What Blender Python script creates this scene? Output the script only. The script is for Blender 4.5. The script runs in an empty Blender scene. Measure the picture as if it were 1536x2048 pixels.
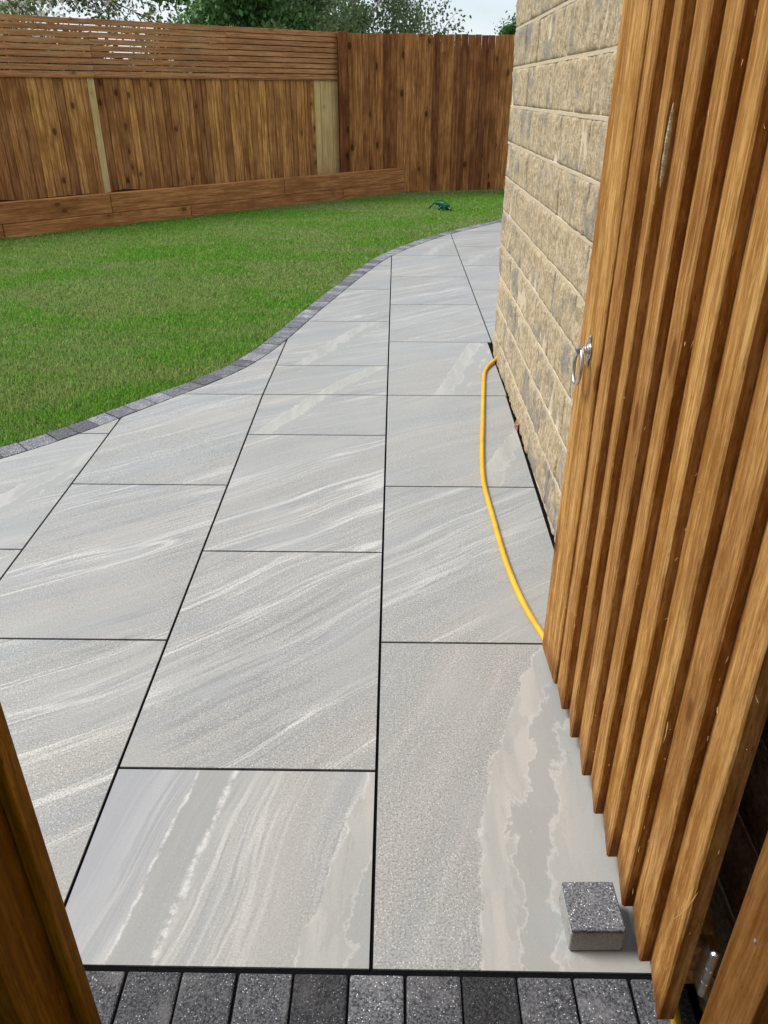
import bpy, math, random
import numpy as np
from mathutils import Vector, Matrix, noise
R = math.radians
sc = bpy.context.scene
C = sc.collection
random.seed(7); RNG = np.random.default_rng(7)

# ------------------------------------------------------------ camera, sky, sun, exposure
cam = bpy.data.cameras.new('camera'); co = bpy.data.objects.new('camera', cam); C.objects.link(co); sc.camera = co
cam.sensor_fit = 'VERTICAL'; cam.sensor_height = 36.0; cam.lens = 36.0 * 1536.66 / 2048
cam.clip_start = 0.02; cam.clip_end = 2000
rt, up, fw = (Vector((0.99989338, 0.01456869, 0.00099399)), Vector((-0.0078698, 0.48028767, 0.87707572)), Vector((-0.01230045, 0.87699003, -0.48035112)))
m = Matrix.Identity(4)
for i in range(3):
    m[i][0] = rt[i]; m[i][1] = up[i]; m[i][2] = -fw[i]
m.translation = Vector((0.0346, -0.8270, 1.2933)); co.matrix_world = m

SUN_EL, SUN_AZ = 52.0, -76.0            # azimuth measured from +Y towards +X (the sun stands over the left fence)
w = bpy.data.worlds.new('World'); sc.world = w; w.use_nodes = True
nt = w.node_tree; nt.nodes.clear()
def N(nt, typ, **kw):
    n = nt.nodes.new(typ)
    for k, v in kw.items(): setattr(n, k, v)
    return n
wo = N(nt, 'ShaderNodeOutputWorld'); bg = N(nt, 'ShaderNodeBackground'); bg.inputs['Strength'].default_value = 0.10
sky = N(nt, 'ShaderNodeTexSky', sky_type='NISHITA', sun_disc=False)
sky.sun_elevation = R(SUN_EL); sky.sun_rotation = R(SUN_AZ)
tc = N(nt, 'ShaderNodeTexCoord'); mp = N(nt, 'ShaderNodeMapping'); mp.inputs['Scale'].default_value = (1.0, 1.0, 3.2); mp.inputs['Location'].default_value = (0.35, 0.1, 0.25)
nt.links.new(tc.outputs['Generated'], mp.inputs['Vector'])
ns = N(nt, 'ShaderNodeTexNoise'); ns.inputs['Scale'].default_value = 2.6; ns.inputs['Detail'].default_value = 7; ns.inputs['Distortion'].default_value = 0.25
nt.links.new(mp.outputs['Vector'], ns.inputs['Vector'])
rp = N(nt, 'ShaderNodeValToRGB'); rp.color_ramp.elements[0].position = 0.36; rp.color_ramp.elements[1].position = 0.56
nt.links.new(ns.outputs['Fac'], rp.inputs['Fac'])
mx = N(nt, 'ShaderNodeMix', data_type='RGBA')
mrange = N(nt, 'ShaderNodeMapRange'); mrange.inputs['To Min'].default_value = 0.25; mrange.inputs['To Max'].default_value = 1.0
nt.links.new(rp.outputs['Color'], mrange.inputs['Value']); nt.links.new(mrange.outputs['Result'], mx.inputs['Factor'])
nt.links.new(sky.outputs['Color'], mx.inputs['A']); mx.inputs['B'].default_value = (5.9, 6.3, 6.9, 1)
nt.links.new(mx.outputs['Result'], bg.inputs['Color']); nt.links.new(bg.outputs['Background'], wo.inputs['Surface'])

sun = bpy.data.lights.new('sun', 'SUN'); sun.energy = 2.5; sun.angle = R(22); sun.color = (1.0, 0.955, 0.89)
so = bpy.data.objects.new('sun', sun); C.objects.link(so)
sd = Vector((math.sin(R(SUN_AZ)) * math.cos(R(SUN_EL)), math.cos(R(SUN_AZ)) * math.cos(R(SUN_EL)), math.sin(R(SUN_EL))))
so.rotation_euler = sd.to_track_quat('Z', 'Y').to_euler()
so.location = (-4, 5, 8)
sc.view_settings.view_transform = 'Standard'; sc.view_settings.look = 'None'; sc.view_settings.exposure = 0.62; sc.view_settings.gamma = 1.0
sc.view_settings.use_curve_mapping = False
sc.render.engine = 'CYCLES'; sc.cycles.max_bounces = 6

# ------------------------------------------------------------ helpers
def tag(o, label=None, cat=None, group=None, kind=None):
    if label: o['label'] = label
    if cat: o['category'] = cat
    if group: o['group'] = group
    if kind: o['kind'] = kind
    return o
def empty(name, loc, label, cat, group=None, rotz=0):
    o = bpy.data.objects.new(name, None); C.objects.link(o); o.location = loc; o.rotation_euler = (0, 0, rotz); o.empty_display_size = 0.1
    return tag(o, label, cat, group)

class MB:
    """collects shapes; every vertex keeps 'gc' (its place in the board, grain along z) and 'tint'"""
    def __init__(s): s.v = []; s.f = []; s.gc = []; s.t = []
    def add(s, vs, fs, gc=None, tint=1.0):
        b = len(s.v); s.v += [tuple(p) for p in vs]; s.f += [tuple(b + i for i in f) for f in fs]
        s.gc += [tuple(p) for p in (gc if gc is not None else vs)]
        s.t += [tint] * len(vs) if not isinstance(tint, (list, tuple)) else list(tint)
    def box(s, o, ax, ay, az, tint=1.0, seed=None, grain='z', taper=None):
        """o corner, ax/ay/az full edge vectors"""
        o, ax, ay, az = Vector(o), Vector(ax), Vector(ay), Vector(az)
        if ax.cross(ay).dot(az) < 0: ax, ay = ay, ax
        r = (random.random() * 40, random.random() * 40, random.random() * 40) if seed is None else seed
        L = (ax.length, ay.length, az.length); vs = []; gc = []
        for k in (0, 1):
            for j in (0, 1):
                for i in (0, 1):
                    vs.append(o + ax * i + ay * j + az * k); g = [L[0] * i, L[1] * j, L[2] * k]
                    if grain == 'x': g = [g[1], g[2], g[0]]
                    if grain == 'y': g = [g[2], g[0], g[1]]
                    gc.append((g[0] + r[0], g[1] + r[1], g[2] + r[2]))
        s.add(vs, [(0, 2, 3, 1), (4, 5, 7, 6), (0, 1, 5, 4), (2, 6, 7, 3), (0, 4, 6, 2), (1, 3, 7, 5)], gc, tint)
    def prism(s, base, h, tint=1.0, seed=None, shift=(0, 0, 0)):
        """polygon (ccw) extruded by vector h"""
        r = (random.random() * 40, random.random() * 40, random.random() * 40) if seed is None else seed
        n = len(base); B = [Vector(p) for p in base]; h = Vector(h); T = [p + h for p in B]
        vs = B + T; c = B[0]
        gc = [((p - c).x + r[0], (p - c).y + r[1], (p - c).z + r[2]) for p in vs]
        s.add(vs, [tuple(range(n))[::-1], tuple(range(n, 2 * n))] + [(i, (i + 1) % n, n + (i + 1) % n, n + i) for i in range(n)], gc, tint)
    def tube(s, pts, rad, n=10, tint=1.0, cap=True):
        pts = [Vector(p) for p in pts]; rad = rad if isinstance(rad, (list, tuple)) else [rad] * len(pts)
        vs = []; fs = []; gc = []; ref = Vector((0, 0, 1)); L = 0; sx = random.random() * 30
        for i, p in enumerate(pts):
            t = (pts[min(i + 1, len(pts) - 1)] - pts[max(i - 1, 0)]).normalized()
            if abs(t.dot(ref)) > 0.95: ref = Vector((1, 0, 0)) if abs(t.x) < 0.9 else Vector((0, 1, 0))
            a = t.cross(ref).normalized(); b = t.cross(a).normalized(); ref = b.cross(t) if False else ref
            if i: L += (p - pts[i - 1]).length
            for k in range(n):
                an = 2 * math.pi * k / n; vs.append(p + (a * math.cos(an) + b * math.sin(an)) * rad[i]); gc.append((sx + math.cos(an) * rad[i], math.sin(an) * rad[i], L))
        for i in range(len(pts) - 1):
            for k in range(n): fs.append((i * n + k, i * n + (k + 1) % n, (i + 1) * n + (k + 1) % n, (i + 1) * n + k))
        if cap: fs.append(tuple(range(n))[::-1]); fs.append(tuple((len(pts) - 1) * n + k for k in range(n)))
        s.add(vs, fs, gc, tint)
    def build(s, name, mat, parent=None, bevel=0, smooth=False, seg=2, loc=None):
        me = bpy.data.meshes.new(name); me.from_pydata(s.v, [], s.f); me.update()
        a = me.attributes.new('gc', 'FLOAT_VECTOR', 'POINT'); a.data.foreach_set('vector', np.array(s.gc, dtype=np.float32).ravel())
        a = me.attributes.new('tint', 'FLOAT', 'POINT'); a.data.foreach_set('value', np.array(s.t, dtype=np.float32))
        if smooth: me.polygons.foreach_set('use_smooth', [True] * len(me.polygons))
        me.materials.append(mat); o = bpy.data.objects.new(name, me); C.objects.link(o)
        if parent is not None:
            o.parent = parent; o.matrix_parent_inverse = world_of(parent).inverted()
        if bevel:
            b = o.modifiers.new('bevel', 'BEVEL'); b.width = bevel; b.segments = seg; b.limit_method = 'ANGLE'; b.angle_limit = R(40); b.harden_normals = False
        return o
def world_of(o):
    mt = Matrix.Translation(o.location) @ o.rotation_euler.to_matrix().to_4x4()
    return (world_of(o.parent) @ o.matrix_parent_inverse @ mt) if o.parent else mt

class G:
    """tiny node-graph writer"""
    def __init__(s, name, rough=0.6, spec=0.5):
        s.m = bpy.data.materials.new(name); s.m.use_nodes = True; s.t = s.m.node_tree; s.t.nodes.clear()
        s.out = s.t.nodes.new('ShaderNodeOutputMaterial'); s.b = s.t.nodes.new('ShaderNodeBsdfPrincipled')
        s.t.links.new(s.b.outputs[0], s.out.inputs['Surface']); s.b.inputs['Roughness'].default_value = rough; s.b.inputs['Specular IOR Level'].default_value = spec
    def L(s, a, b):
        if hasattr(a, 'is_linked') or isinstance(a, bpy.types.NodeSocket): s.t.links.new(a, b)
        else:
            if isinstance(a, (tuple, list)) and len(a) == 3 and b.type == 'RGBA': a = (*a, 1)
            b.default_value = a
    def math(s, op, a, b=0.0, c=0.0, clamp=False):
        n = s.t.nodes.new('ShaderNodeMath'); n.operation = op; n.use_clamp = clamp
        s.L(a, n.inputs[0]); s.L(b, n.inputs[1]); s.L(c, n.inputs[2]); return n.outputs[0]
    def vmul(s, v, k):
        n = s.t.nodes.new('ShaderNodeVectorMath'); n.operation = 'MULTIPLY'; s.L(v, n.inputs[0]); s.L(k, n.inputs[1]); return n.outputs[0]
    def vadd(s, v, k):
        n = s.t.nodes.new('ShaderNodeVectorMath'); n.operation = 'ADD'; s.L(v, n.inputs[0]); s.L(k, n.inputs[1]); return n.outputs[0]
    def sep(s, v):
        n = s.t.nodes.new('ShaderNodeSeparateXYZ'); s.L(v, n.inputs[0]); return n.outputs
    def comb(s, x, y, z):
        n = s.t.nodes.new('ShaderNodeCombineXYZ'); s.L(x, n.inputs[0]); s.L(y, n.inputs[1]); s.L(z, n.inputs[2]); return n.outputs[0]
    def noise(s, v, scale, detail=3, rough=0.5, dist=0, col=False):
        n = s.t.nodes.new('ShaderNodeTexNoise'); s.L(v, n.inputs['Vector']); n.inputs['Scale'].default_value = scale; n.inputs['Detail'].default_value = detail
        n.inputs['Roughness'].default_value = rough; n.inputs['Distortion'].default_value = dist; return n.outputs['Color' if col else 'Fac']
    def vor(s, v, scale, feat='F1', out='Distance', rnd=1.0):
        n = s.t.nodes.new('ShaderNodeTexVoronoi'); n.feature = feat; s.L(v, n.inputs['Vector']); n.inputs['Scale'].default_value = scale; n.inputs['Randomness'].default_value = rnd; return n.outputs[out]
    def ss(s, v, a, b, lo=0.0, hi=1.0):
        n = s.t.nodes.new('ShaderNodeMapRange'); n.interpolation_type = 'SMOOTHSTEP'; s.L(v, n.inputs['Value'])
        n.inputs['From Min'].default_value = a; n.inputs['From Max'].default_value = b; n.inputs['To Min'].default_value = lo; n.inputs['To Max'].default_value = hi; return n.outputs[0]
    def mix(s, f, a, b, mode='MIX'):
        n = s.t.nodes.new('ShaderNodeMix'); n.data_type = 'RGBA'; n.blend_type = mode; s.L(f, n.inputs['Factor']); s.L(a, n.inputs['A']); s.L(b, n.inputs['B']); return n.outputs['Result']
    def attr(s, name, out='Vector'):
        n = s.t.nodes.new('ShaderNodeAttribute'); n.attribute_name = name; return n.outputs[out]
    def coord(s, out='Object'):
        return s.t.nodes.new('ShaderNodeTexCoord').outputs[out]
    def bump(s, h, dist=0.01, strength=1.0):
        n = s.t.nodes.new('ShaderNodeBump'); n.inputs['Distance'].default_value = dist; n.inputs['Strength'].default_value = strength; s.L(h, n.inputs['Height']); s.L(n.outputs[0], s.b.inputs['Normal'])
    def color(s, c): s.L(c, s.b.inputs['Base Color']); return s.m
    def hsv(s, c, h=0.5, sat=1.0, v=1.0):
        n = s.t.nodes.new('ShaderNodeHueSaturation'); s.L(h, n.inputs['Hue']); s.L(sat, n.inputs['Saturation']); s.L(v, n.inputs['Value']); s.L(c, n.inputs['Color']); return n.outputs[0]

S = 0.04205; YF = 2.715                                  # the near paving falls 4 % towards the gate, the far part is level
def gz(y): return S * (max(y, -1.6) - YF) if y < YF else 0.0

# ------------------------------------------------------------ materials
def wood(name, dark, mid, light, knot=(0.06, 0.025, 0.01), rough=0.62, knots=1.0, fine=1.0, blotch=0.0, knot_r=0.11, kcut=0.6, sawn=0.0, sat=1.02, ky=7.0):
    g = G(name, rough, 0.12)
    P = g.attr('gc'); t = g.attr('tint', 'Fac'); x, y, z = g.sep(P)
    Pk = g.comb(g.math('MULTIPLY', x, 7.0), g.math('MULTIPLY', y, ky), g.math('MULTIPLY', z, 4.2))
    kc = g.sep(g.vor(Pk, 1.0, out='Color'))[0]; kgate = g.ss(kc, kcut, kcut + 0.02, 0.6, 0.0)
    kd = g.math('ADD', g.math('ADD', g.vor(Pk, 1.0, rnd=1.0), kgate), g.math('MULTIPLY', g.math('SUBTRACT', g.noise(Pk, 3.0, 2), 0.5), 0.12))
    bend = g.ss(kd, 0.0, 0.45, 1.0, 0.0)
    Ps = g.comb(g.math('MULTIPLY', x, 1.0), g.math('MULTIPLY', y, 1.0), g.math('MULTIPLY', z, 0.055))
    low = g.noise(Ps, 9.0, 2, 0.5)
    ph = g.math('ADD', g.math('MULTIPLY', low, 95.0), g.math('MULTIPLY', bend, 7.0))
    ring = g.math('MULTIPLY_ADD', g.math('SINE', ph), 0.5, 0.5)
    fib = g.noise(g.comb(x, y, g.math('MULTIPLY', z, 0.05)), 170.0, 4, 0.7)
    streak = g.noise(g.comb(g.math('ADD', x, g.math('MULTIPLY', bend, 0.012)), y, g.math('MULTIPLY', z, 0.06)), 42.0, 5, 0.65)
    c = g.mix(g.ss(streak, 0.36, 0.64), dark, light)
    c = g.mix(g.math('MULTIPLY', g.ss(ring, 0.1, 0.9), 0.45), c, mid)
    c = g.mix(g.math('MULTIPLY', g.ss(fib, 0.42, 0.66), 0.5 * fine), c, g.mix(0.5, dark, knot))
    big = g.noise(P, 2.2, 3, 0.6)
    c = g.mix(g.math('MULTIPLY', g.ss(big, 0.45, 0.7), 0.4 + blotch), c, g.mix(0.25, dark, knot))
    if sawn:                                              # rough-sawn fur: short broken fibres across the face
        sw = g.noise(g.comb(x, y, g.math('MULTIPLY', z, 0.22)), 95.0, 5, 0.75); sw2 = g.noise(P, 26.0, 4, 0.65)
        c = g.mix(g.math('MULTIPLY', g.ss(sw, 0.50, 0.68), sawn), c, dark); c = g.mix(g.math('MULTIPLY', g.ss(sw, 0.50, 0.34), 0.5 * sawn), c, tuple(min(1, k * 1.12) for k in light))
        c = g.mix(g.math('MULTIPLY', g.ss(sw2, 0.52, 0.70), 0.45 * sawn), c, g.mix(0.5, dark, mid))
    # short dark resin flecks
    fl = g.vor(g.comb(g.math('MULTIPLY', x, 120.0), g.math('MULTIPLY', y, 120.0), g.math('MULTIPLY', z, 22.0)), 1.0)
    c = g.mix(g.math('MULTIPLY', g.ss(fl, 0.07, 0.16, 1, 0), 0.6), c, knot)
    kn = g.ss(g.math('ADD', kd, g.math('MULTIPLY', g.math('SUBTRACT', fib, 0.5), 0.05)), knot_r * 0.55, knot_r, 1.0, 0.0)
    c = g.mix(g.math('MULTIPLY', kn, 0.85 * knots), c, knot)
    c = g.mix(g.math('MULTIPLY', g.ss(kd, knot_r, knot_r * 2.6, 1.0, 0.0), 0.35 * knots), c, g.mix(0.6, dark, knot))
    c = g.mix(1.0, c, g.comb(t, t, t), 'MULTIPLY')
    c = g.hsv(c, g.math('MULTIPLY_ADD', g.math('SUBTRACT', t, 1.0), 0.02, 0.5), sat, 1.0)
    h = g.math('ADD', g.math('MULTIPLY', fib, 0.5), g.math('ADD', g.math('MULTIPLY', streak, 0.6), g.math('MULTIPLY', ring, 0.12)))
    g.bump(h, 0.0035, 0.9)
    g.L(g.ss(fib, 0.3, 0.7, rough - 0.08, rough + 0.12), g.b.inputs['Roughness'])
    return g.color(c)

M_gate = wood('gate_wood', (0.25, 0.108, 0.027), (0.43, 0.218, 0.066), (0.61, 0.368, 0.146), (0.12, 0.038, 0.010), 0.7, 1.0, 1.0, 0.12, 0.17, 0.62, 0.75, 1.04, 0.3)
M_post = wood('post_wood', (0.19, 0.080, 0.018), (0.31, 0.147, 0.042), (0.40, 0.212, 0.075), (0.07, 0.025, 0.008), 0.8, 0.6, 1.0, 0.1, 0.16, 0.5, 0.5, 1.04)
M_latch = wood('latch_post_wood', (0.20, 0.098, 0.012), (0.34, 0.18, 0.028), (0.43, 0.25, 0.05), (0.07, 0.025, 0.008), 0.8, 0.6, 1.0, 0.1, 0.16, 0.5, 0.5, 1.1)
M_fence = wood('fence_wood', (0.34, 0.14, 0.045), (0.57, 0.262, 0.088), (0.78, 0.42, 0.16), (0.06, 0.022, 0.008), 0.75, 1.0, 1.0, 0.3, 0.2)
M_back = wood('back_fence_wood', (0.25, 0.092, 0.032), (0.43, 0.178, 0.064), (0.64, 0.30, 0.112), (0.035, 0.012, 0.004), 0.75, 1.0, 1.0, 0.25, 0.24)
M_slat = wood('slat_wood', (0.40, 0.18, 0.080), (0.56, 0.27, 0.125), (0.70, 0.37, 0.18), (0.09, 0.03, 0.012), 0.7, 0.6)
M_pale = wood('pale_wood', (0.62, 0.42, 0.17), (0.75, 0.54, 0.24), (0.85, 0.67, 0.34), (0.22, 0.13, 0.05), 0.7, 0.5, 0.6)
M_sleeper = wood('sleeper_wood', (0.32, 0.12, 0.045), (0.50, 0.21, 0.082), (0.66, 0.32, 0.13), (0.10, 0.032, 0.012), 0.7, 0.9, 1.0, 0.15, 0.18)

def mat_slab():
    g = G('porcelain_slab', 0.42, 0.36)
    P0 = g.attr('gc'); par = g.attr('par'); riv = g.attr('riv')
    ang, seed, vein = g.sep(par); ra, rb, rc = g.sep(riv)
    u, v, rwid = g.sep(P0); P = g.comb(u, v, 0.0)
    sv = g.comb(g.math('MULTIPLY', seed, 7.3), g.math('MULTIPLY', seed, 3.1), seed)
    Q = g.vadd(P, sv)
    wp = g.noise(Q, 1.6, 1, 0.5); wp2 = g.noise(Q, 12.0, 5, 0.65)
    ca = g.math('COSINE', ang); sa = g.math('SINE', ang)
    # along / across the veins
    al = g.math('ADD', g.math('MULTIPLY', u, ca), g.math('MULTIPLY', v, sa))
    ac = g.math('SUBTRACT', g.math('MULTIPLY', v, ca), g.math('MULTIPLY', u, sa))
    ac = g.math('ADD', ac, g.math('ADD', g.math('MULTIPLY', wp, 0.11), g.math('MULTIPLY', wp2, 0.012)))
    V = g.vadd(g.comb(g.math('MULTIPLY', al, 0.07), ac, 0.0), sv)
    b1 = g.noise(V, 5.0, 5, 0.6); b2 = g.noise(V, 26.0, 4, 0.65); b3 = g.noise(V, 11.0, 2, 0.5)
    warm, cool, lightc = (0.375, 0.37, 0.35), (0.305, 0.33, 0.348), (0.45, 0.452, 0.44)
    c = g.mix(g.ss(b1, 0.30, 0.72), warm, cool)
    c = g.mix(g.math('MULTIPLY', g.ss(b3, 0.5, 0.7), 0.6), c, (0.34, 0.355, 0.342))
    c = g.mix(g.math('MULTIPLY', g.ss(b2, 0.45, 0.75), 0.4), c, lightc)
    dk = g.ss(g.math('ABSOLUTE', g.math('SUBTRACT', g.noise(g.vadd(g.comb(g.math('MULTIPLY', al, 0.05), ac, 0.0), g.vadd(sv, (3.3, 1.7, 0.4))), 15.0, 3, 0.6), 0.5)), 0.0, 0.05, 1.0, 0.0)
    c = g.mix(g.math('MULTIPLY', g.math('MULTIPLY', dk, vein), g.ss(g.noise(Q, 2.4, 2), 0.4, 0.6, 0.1, 0.6)), c, (0.235, 0.25, 0.255))
    # thin white quartz lines that fade in and out
    V2 = g.vadd(g.comb(g.math('MULTIPLY', al, 0.045), ac, 0.0), sv)
    n6 = g.math('ABSOLUTE', g.math('SUBTRACT', g.noise(V2, 5.5, 1.0, 0.4), 0.5))
    l1 = g.ss(n6, 0.001, 0.011, 1.0, 0.0)
    near_l = g.ss(n6, 0.0, 0.13, 1.0, 0.12)
    l2 = g.ss(g.math('ABSOLUTE', g.math('SUBTRACT', g.noise(V2, 24.0, 2, 0.5), 0.5)), 0.0, 0.045, 1.0, 0.0)
    l3 = g.ss(g.math('ABSOLUTE', g.math('SUBTRACT', g.noise(V2, 60.0, 1, 0.5), 0.5)), 0.0, 0.09, 1.0, 0.0)
    lm = g.math('ADD', g.math('MULTIPLY', l1, 0.75), g.math('MULTIPLY', near_l, g.math('ADD', g.math('MULTIPLY', l2, 0.75), g.math('MULTIPLY', l3, 0.38))), clamp=True)
    lm = g.math('MULTIPLY', g.math('MULTIPLY', lm, vein), g.ss(g.noise(Q, 3.0, 3), 0.28, 0.6, 0.25, 1.0))
    # river band with ragged edges
    xr = g.math('ADD', ra, g.math('MULTIPLY', v, g.math('ADD', rb, g.math('MULTIPLY', v, rc))))
    rag = g.math('SUBTRACT', g.noise(g.comb(u, g.math('MULTIPLY', v, 0.8), seed), 14.0, 6, 0.68), 0.5)
    tt = g.math('ADD', g.math('SUBTRACT', u, xr), g.math('MULTIPLY', rag, 0.075))
    inr = g.math('MULTIPLY', g.ss(tt, -0.0015, 0.0015), g.ss(g.math('SUBTRACT', g.math('ADD', rwid, g.math('MULTIPLY', rag, 0.05)), tt), -0.002, 0.002))
    blob = g.math('ADD', g.noise(g.comb(u, g.math('MULTIPLY', v, 0.30), seed), 11.0, 7, 0.66, 0.5), g.math('MULTIPLY', g.math('SUBTRACT', tt, 0.12), 0.3))
    rc_ = g.mix(g.ss(g.noise(g.comb(u, g.math('MULTIPLY', v, 0.12), seed), 22.0, 4), 0.35, 0.65), (0.355, 0.364, 0.35), (0.43, 0.428, 0.405))
    rc_ = g.mix(g.ss(blob, 0.50, 0.515, 0.0, 0.35), rc_, (0.295, 0.308, 0.302))
    rc_ = g.mix(g.math('MULTIPLY', g.ss(g.math('ABSOLUTE', g.math('SUBTRACT', blob, 0.508)), 0.002, 0.014, 1, 0), 0.2), rc_, (0.47, 0.475, 0.455))
    rc_ = g.mix(g.math('MULTIPLY', g.ss(blob, 0.57, 0.574), 0.3), rc_, (0.41, 0.415, 0.40))
    # sub-bands that run along the ragged edge: pale, grey with torn edges, pale again
    ragb = g.math('SUBTRACT', g.noise(g.comb(u, g.math('MULTIPLY', v, 0.55), g.math('ADD', seed, 4.0)), 13.0, 7, 0.68, 0.4), 0.5)
    t2 = g.math('ADD', tt, g.math('MULTIPLY', ragb, 0.17))
    inB = g.math('MULTIPLY', g.ss(t2, 0.078, 0.081), g.ss(t2, 0.150, 0.147))
    rc_ = g.mix(g.math('MULTIPLY', inB, 0.75), rc_, (0.315, 0.327, 0.32))
    rid = g.math('MAXIMUM', g.ss(g.math('ABSOLUTE', g.math('SUBTRACT', t2, 0.078)), 0.0, 0.006, 1, 0), g.ss(g.math('ABSOLUTE', g.math('SUBTRACT', t2, 0.150)), 0.0, 0.010, 1, 0))
    rc_ = g.mix(g.math('MULTIPLY', rid, 0.55), rc_, (0.52, 0.52, 0.50))
    rc_ = g.mix(g.math('MULTIPLY', g.ss(t2, 0.150, 0.20), 0.55), rc_, (0.385, 0.39, 0.372))
    ba, bb_, bw = g.sep(g.attr('bnd'))
    rag2 = g.math('MULTIPLY', g.math('SUBTRACT', g.noise(g.comb(u, g.math('MULTIPLY', v, 0.6), seed), 26.0, 5, 0.65), 0.5), 0.030)
    bt = g.math('ADD', g.math('SUBTRACT', u, g.math('ADD', ba, g.math('MULTIPLY', v, bb_))), rag2)
    has = g.ss(bw, 0.001, 0.01); inb = g.math('MULTIPLY', has, g.math('MULTIPLY', g.ss(bt, -0.001, 0.001), g.ss(g.math('SUBTRACT', bw, bt), -0.001, 0.001)))
    be = g.math('MAXIMUM', g.ss(g.math('ABSOLUTE', bt), 0.0005, 0.006, 1, 0), g.ss(g.math('ABSOLUTE', g.math('SUBTRACT', bt, bw)), 0.001, 0.013, 1, 0))
    be = g.math('MULTIPLY', g.math('MULTIPLY', be, has), g.ss(g.noise(Q, 45.0, 4, 0.7), 0.38, 0.60))
    blue = g.math('MULTIPLY', has, g.ss(bt, -0.14, -0.01, 0.75, 0.35)); blue = g.math('MULTIPLY', blue, g.ss(bt, -0.003, 0.003, 1, 0))
    edge = g.ss(g.math('ABSOLUTE', tt), 0.001, 0.006, 1.0, 0.0)
    c = g.mix(lm, c, (0.60, 0.60, 0.585))
    c = g.mix(blue, c, (0.31, 0.33, 0.375)); c = g.mix(g.math('MULTIPLY', inb, 0.85), c, (0.30, 0.312, 0.306)); c = g.mix(g.math('MULTIPLY', be, 0.8), c, (0.62, 0.62, 0.61))
    # granular speckle outside the smooth band
    gn = g.noise(Q, 210.0, 2, 0.7); sp = g.vor(Q, 170.0)
    msk = g.math('MULTIPLY', g.ss(g.noise(Q, 3.0, 3), 0.3, 0.6, 0.35, 1.0), g.math('SUBTRACT', 1.0, g.math('MULTIPLY', g.math('MAXIMUM', inr, g.math('MULTIPLY', has, g.ss(bt, 0.0, 0.3, 1.0, 0.4))), 0.85)))
    rcm = g.mix(inr, c, rc_)
    rcm = g.mix(g.math('MULTIPLY', edge, g.math('MULTIPLY', 0.6, g.ss(g.noise(Q, 20.0, 3), 0.4, 0.6))), rcm, (0.56, 0.56, 0.54))
    rcm = g.mix(g.math('MULTIPLY', msk, g.ss(gn, 0.42, 0.68, 0.0, 0.75)), rcm, (0.17, 0.17, 0.165))
    rcm = g.mix(g.math('MULTIPLY', msk, g.ss(sp, 0.10, 0.30, 0.8, 0.0)), rcm, (0.66, 0.66, 0.65))
    rust = g.math('MULTIPLY', g.ss(g.noise(Q, 7.0, 5, 0.7), 0.66, 0.78), 0.25)
    rcm = g.mix(rust, rcm, (0.42, 0.34, 0.24))
    h = g.math('ADD', g.math('MULTIPLY', gn, msk), g.math('ADD', g.math('MULTIPLY', inr, 0.35), g.math('MULTIPLY', lm, 0.4)))
    g.bump(h, 0.0012, 0.5)
    g.L(g.math('MULTIPLY_ADD', gn, 0.16, 0.33), g.b.inputs['Roughness'])
    return g.color(rcm)
M_slab = mat_slab()

def mat_sett(name, lo, hi):
    g = G(name, 0.75, 0.25); P = g.coord('Object'); t = g.attr('tint', 'Fac'); gc = g.attr('gc')
    n1 = g.noise(gc, 14.0, 4, 0.6); n2 = g.noise(gc, 230.0, 3, 0.7); vo = g.vor(gc, 190.0)
    c = g.mix(g.ss(n2, 0.35, 0.65), lo, hi)
    c = g.mix(g.math('MULTIPLY', g.ss(n1, 0.5, 0.75), 0.5), c, (0.20, 0.20, 0.205))
    c = g.mix(g.math('MULTIPLY', g.ss(n1, 0.28, 0.42, 1, 0), 0.6), c, (0.018, 0.02, 0.024))
    c = g.mix(g.math('MULTIPLY', g.ss(vo, 0.10, 0.26, 0.9, 0.0), g.ss(g.noise(gc, 60.0, 2), 0.42, 0.58)), c, (0.72, 0.72, 0.72))
    c = g.mix(1.0, c, g.comb(t, t, t), 'MULTIPLY')
    g.bump(g.math('ADD', n2, g.math('MULTIPLY', n1, 1.2)), 0.003, 0.9)
    return g.color(c)
M_sett = mat_sett('granite_sett', (0.022, 0.025, 0.031), (0.13, 0.135, 0.148))

def simple(name, col, rough=0.7, metal=0.0, nscale=40.0, var=0.3, bump=0.0, coord='Object', spec=0.5):
    g = G(name, rough, spec); g.b.inputs['Metallic'].default_value = metal
    n = g.noise(g.coord(coord), nscale, 4, 0.6)
    c = g.mix(g.ss(n, 0.3, 0.7), tuple(k * (1 - var) for k in col), tuple(min(1, k * (1 + var)) for k in col))
    if bump: g.bump(n, bump, 0.8)
    return g.color(c)
M_grout = simple('black_grout', (0.005, 0.0055, 0.007), 0.9, nscale=150, bump=0.001, spec=0.05)
M_soil = simple('soil', (0.035, 0.024, 0.016), 0.95, nscale=60, var=0.5, bump=0.02, spec=0.1)
M_steel = simple('galvanised_steel', (0.62, 0.64, 0.66), 0.33, 1.0, 90.0, 0.18, 0.0006)
M_hose = simple('yellow_hose_rubber', (0.76, 0.42, 0.02), 0.38, 0, 14, 0.14)
M_green = simple('green_plastic', (0.0, 0.11, 0.06), 0.35, 0, 30, 0.1)
M_dgreen = simple('dark_green_plastic', (0.0, 0.045, 0.035), 0.4, 0, 30, 0.1)
M_block_side = mat_sett('concrete_block', (0.36, 0.35, 0.33), (0.52, 0.51, 0.48))
M_far = simple('far_field_grass', (0.05, 0.075, 0.02), 0.95, nscale=0.6)
M_roof = simple('roof_tile', (0.09, 0.06, 0.05), 0.8, nscale=8)
M_chip = simple('broken_brick', (0.30, 0.13, 0.09), 0.9, nscale=80, var=0.4, bump=0.004)
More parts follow.
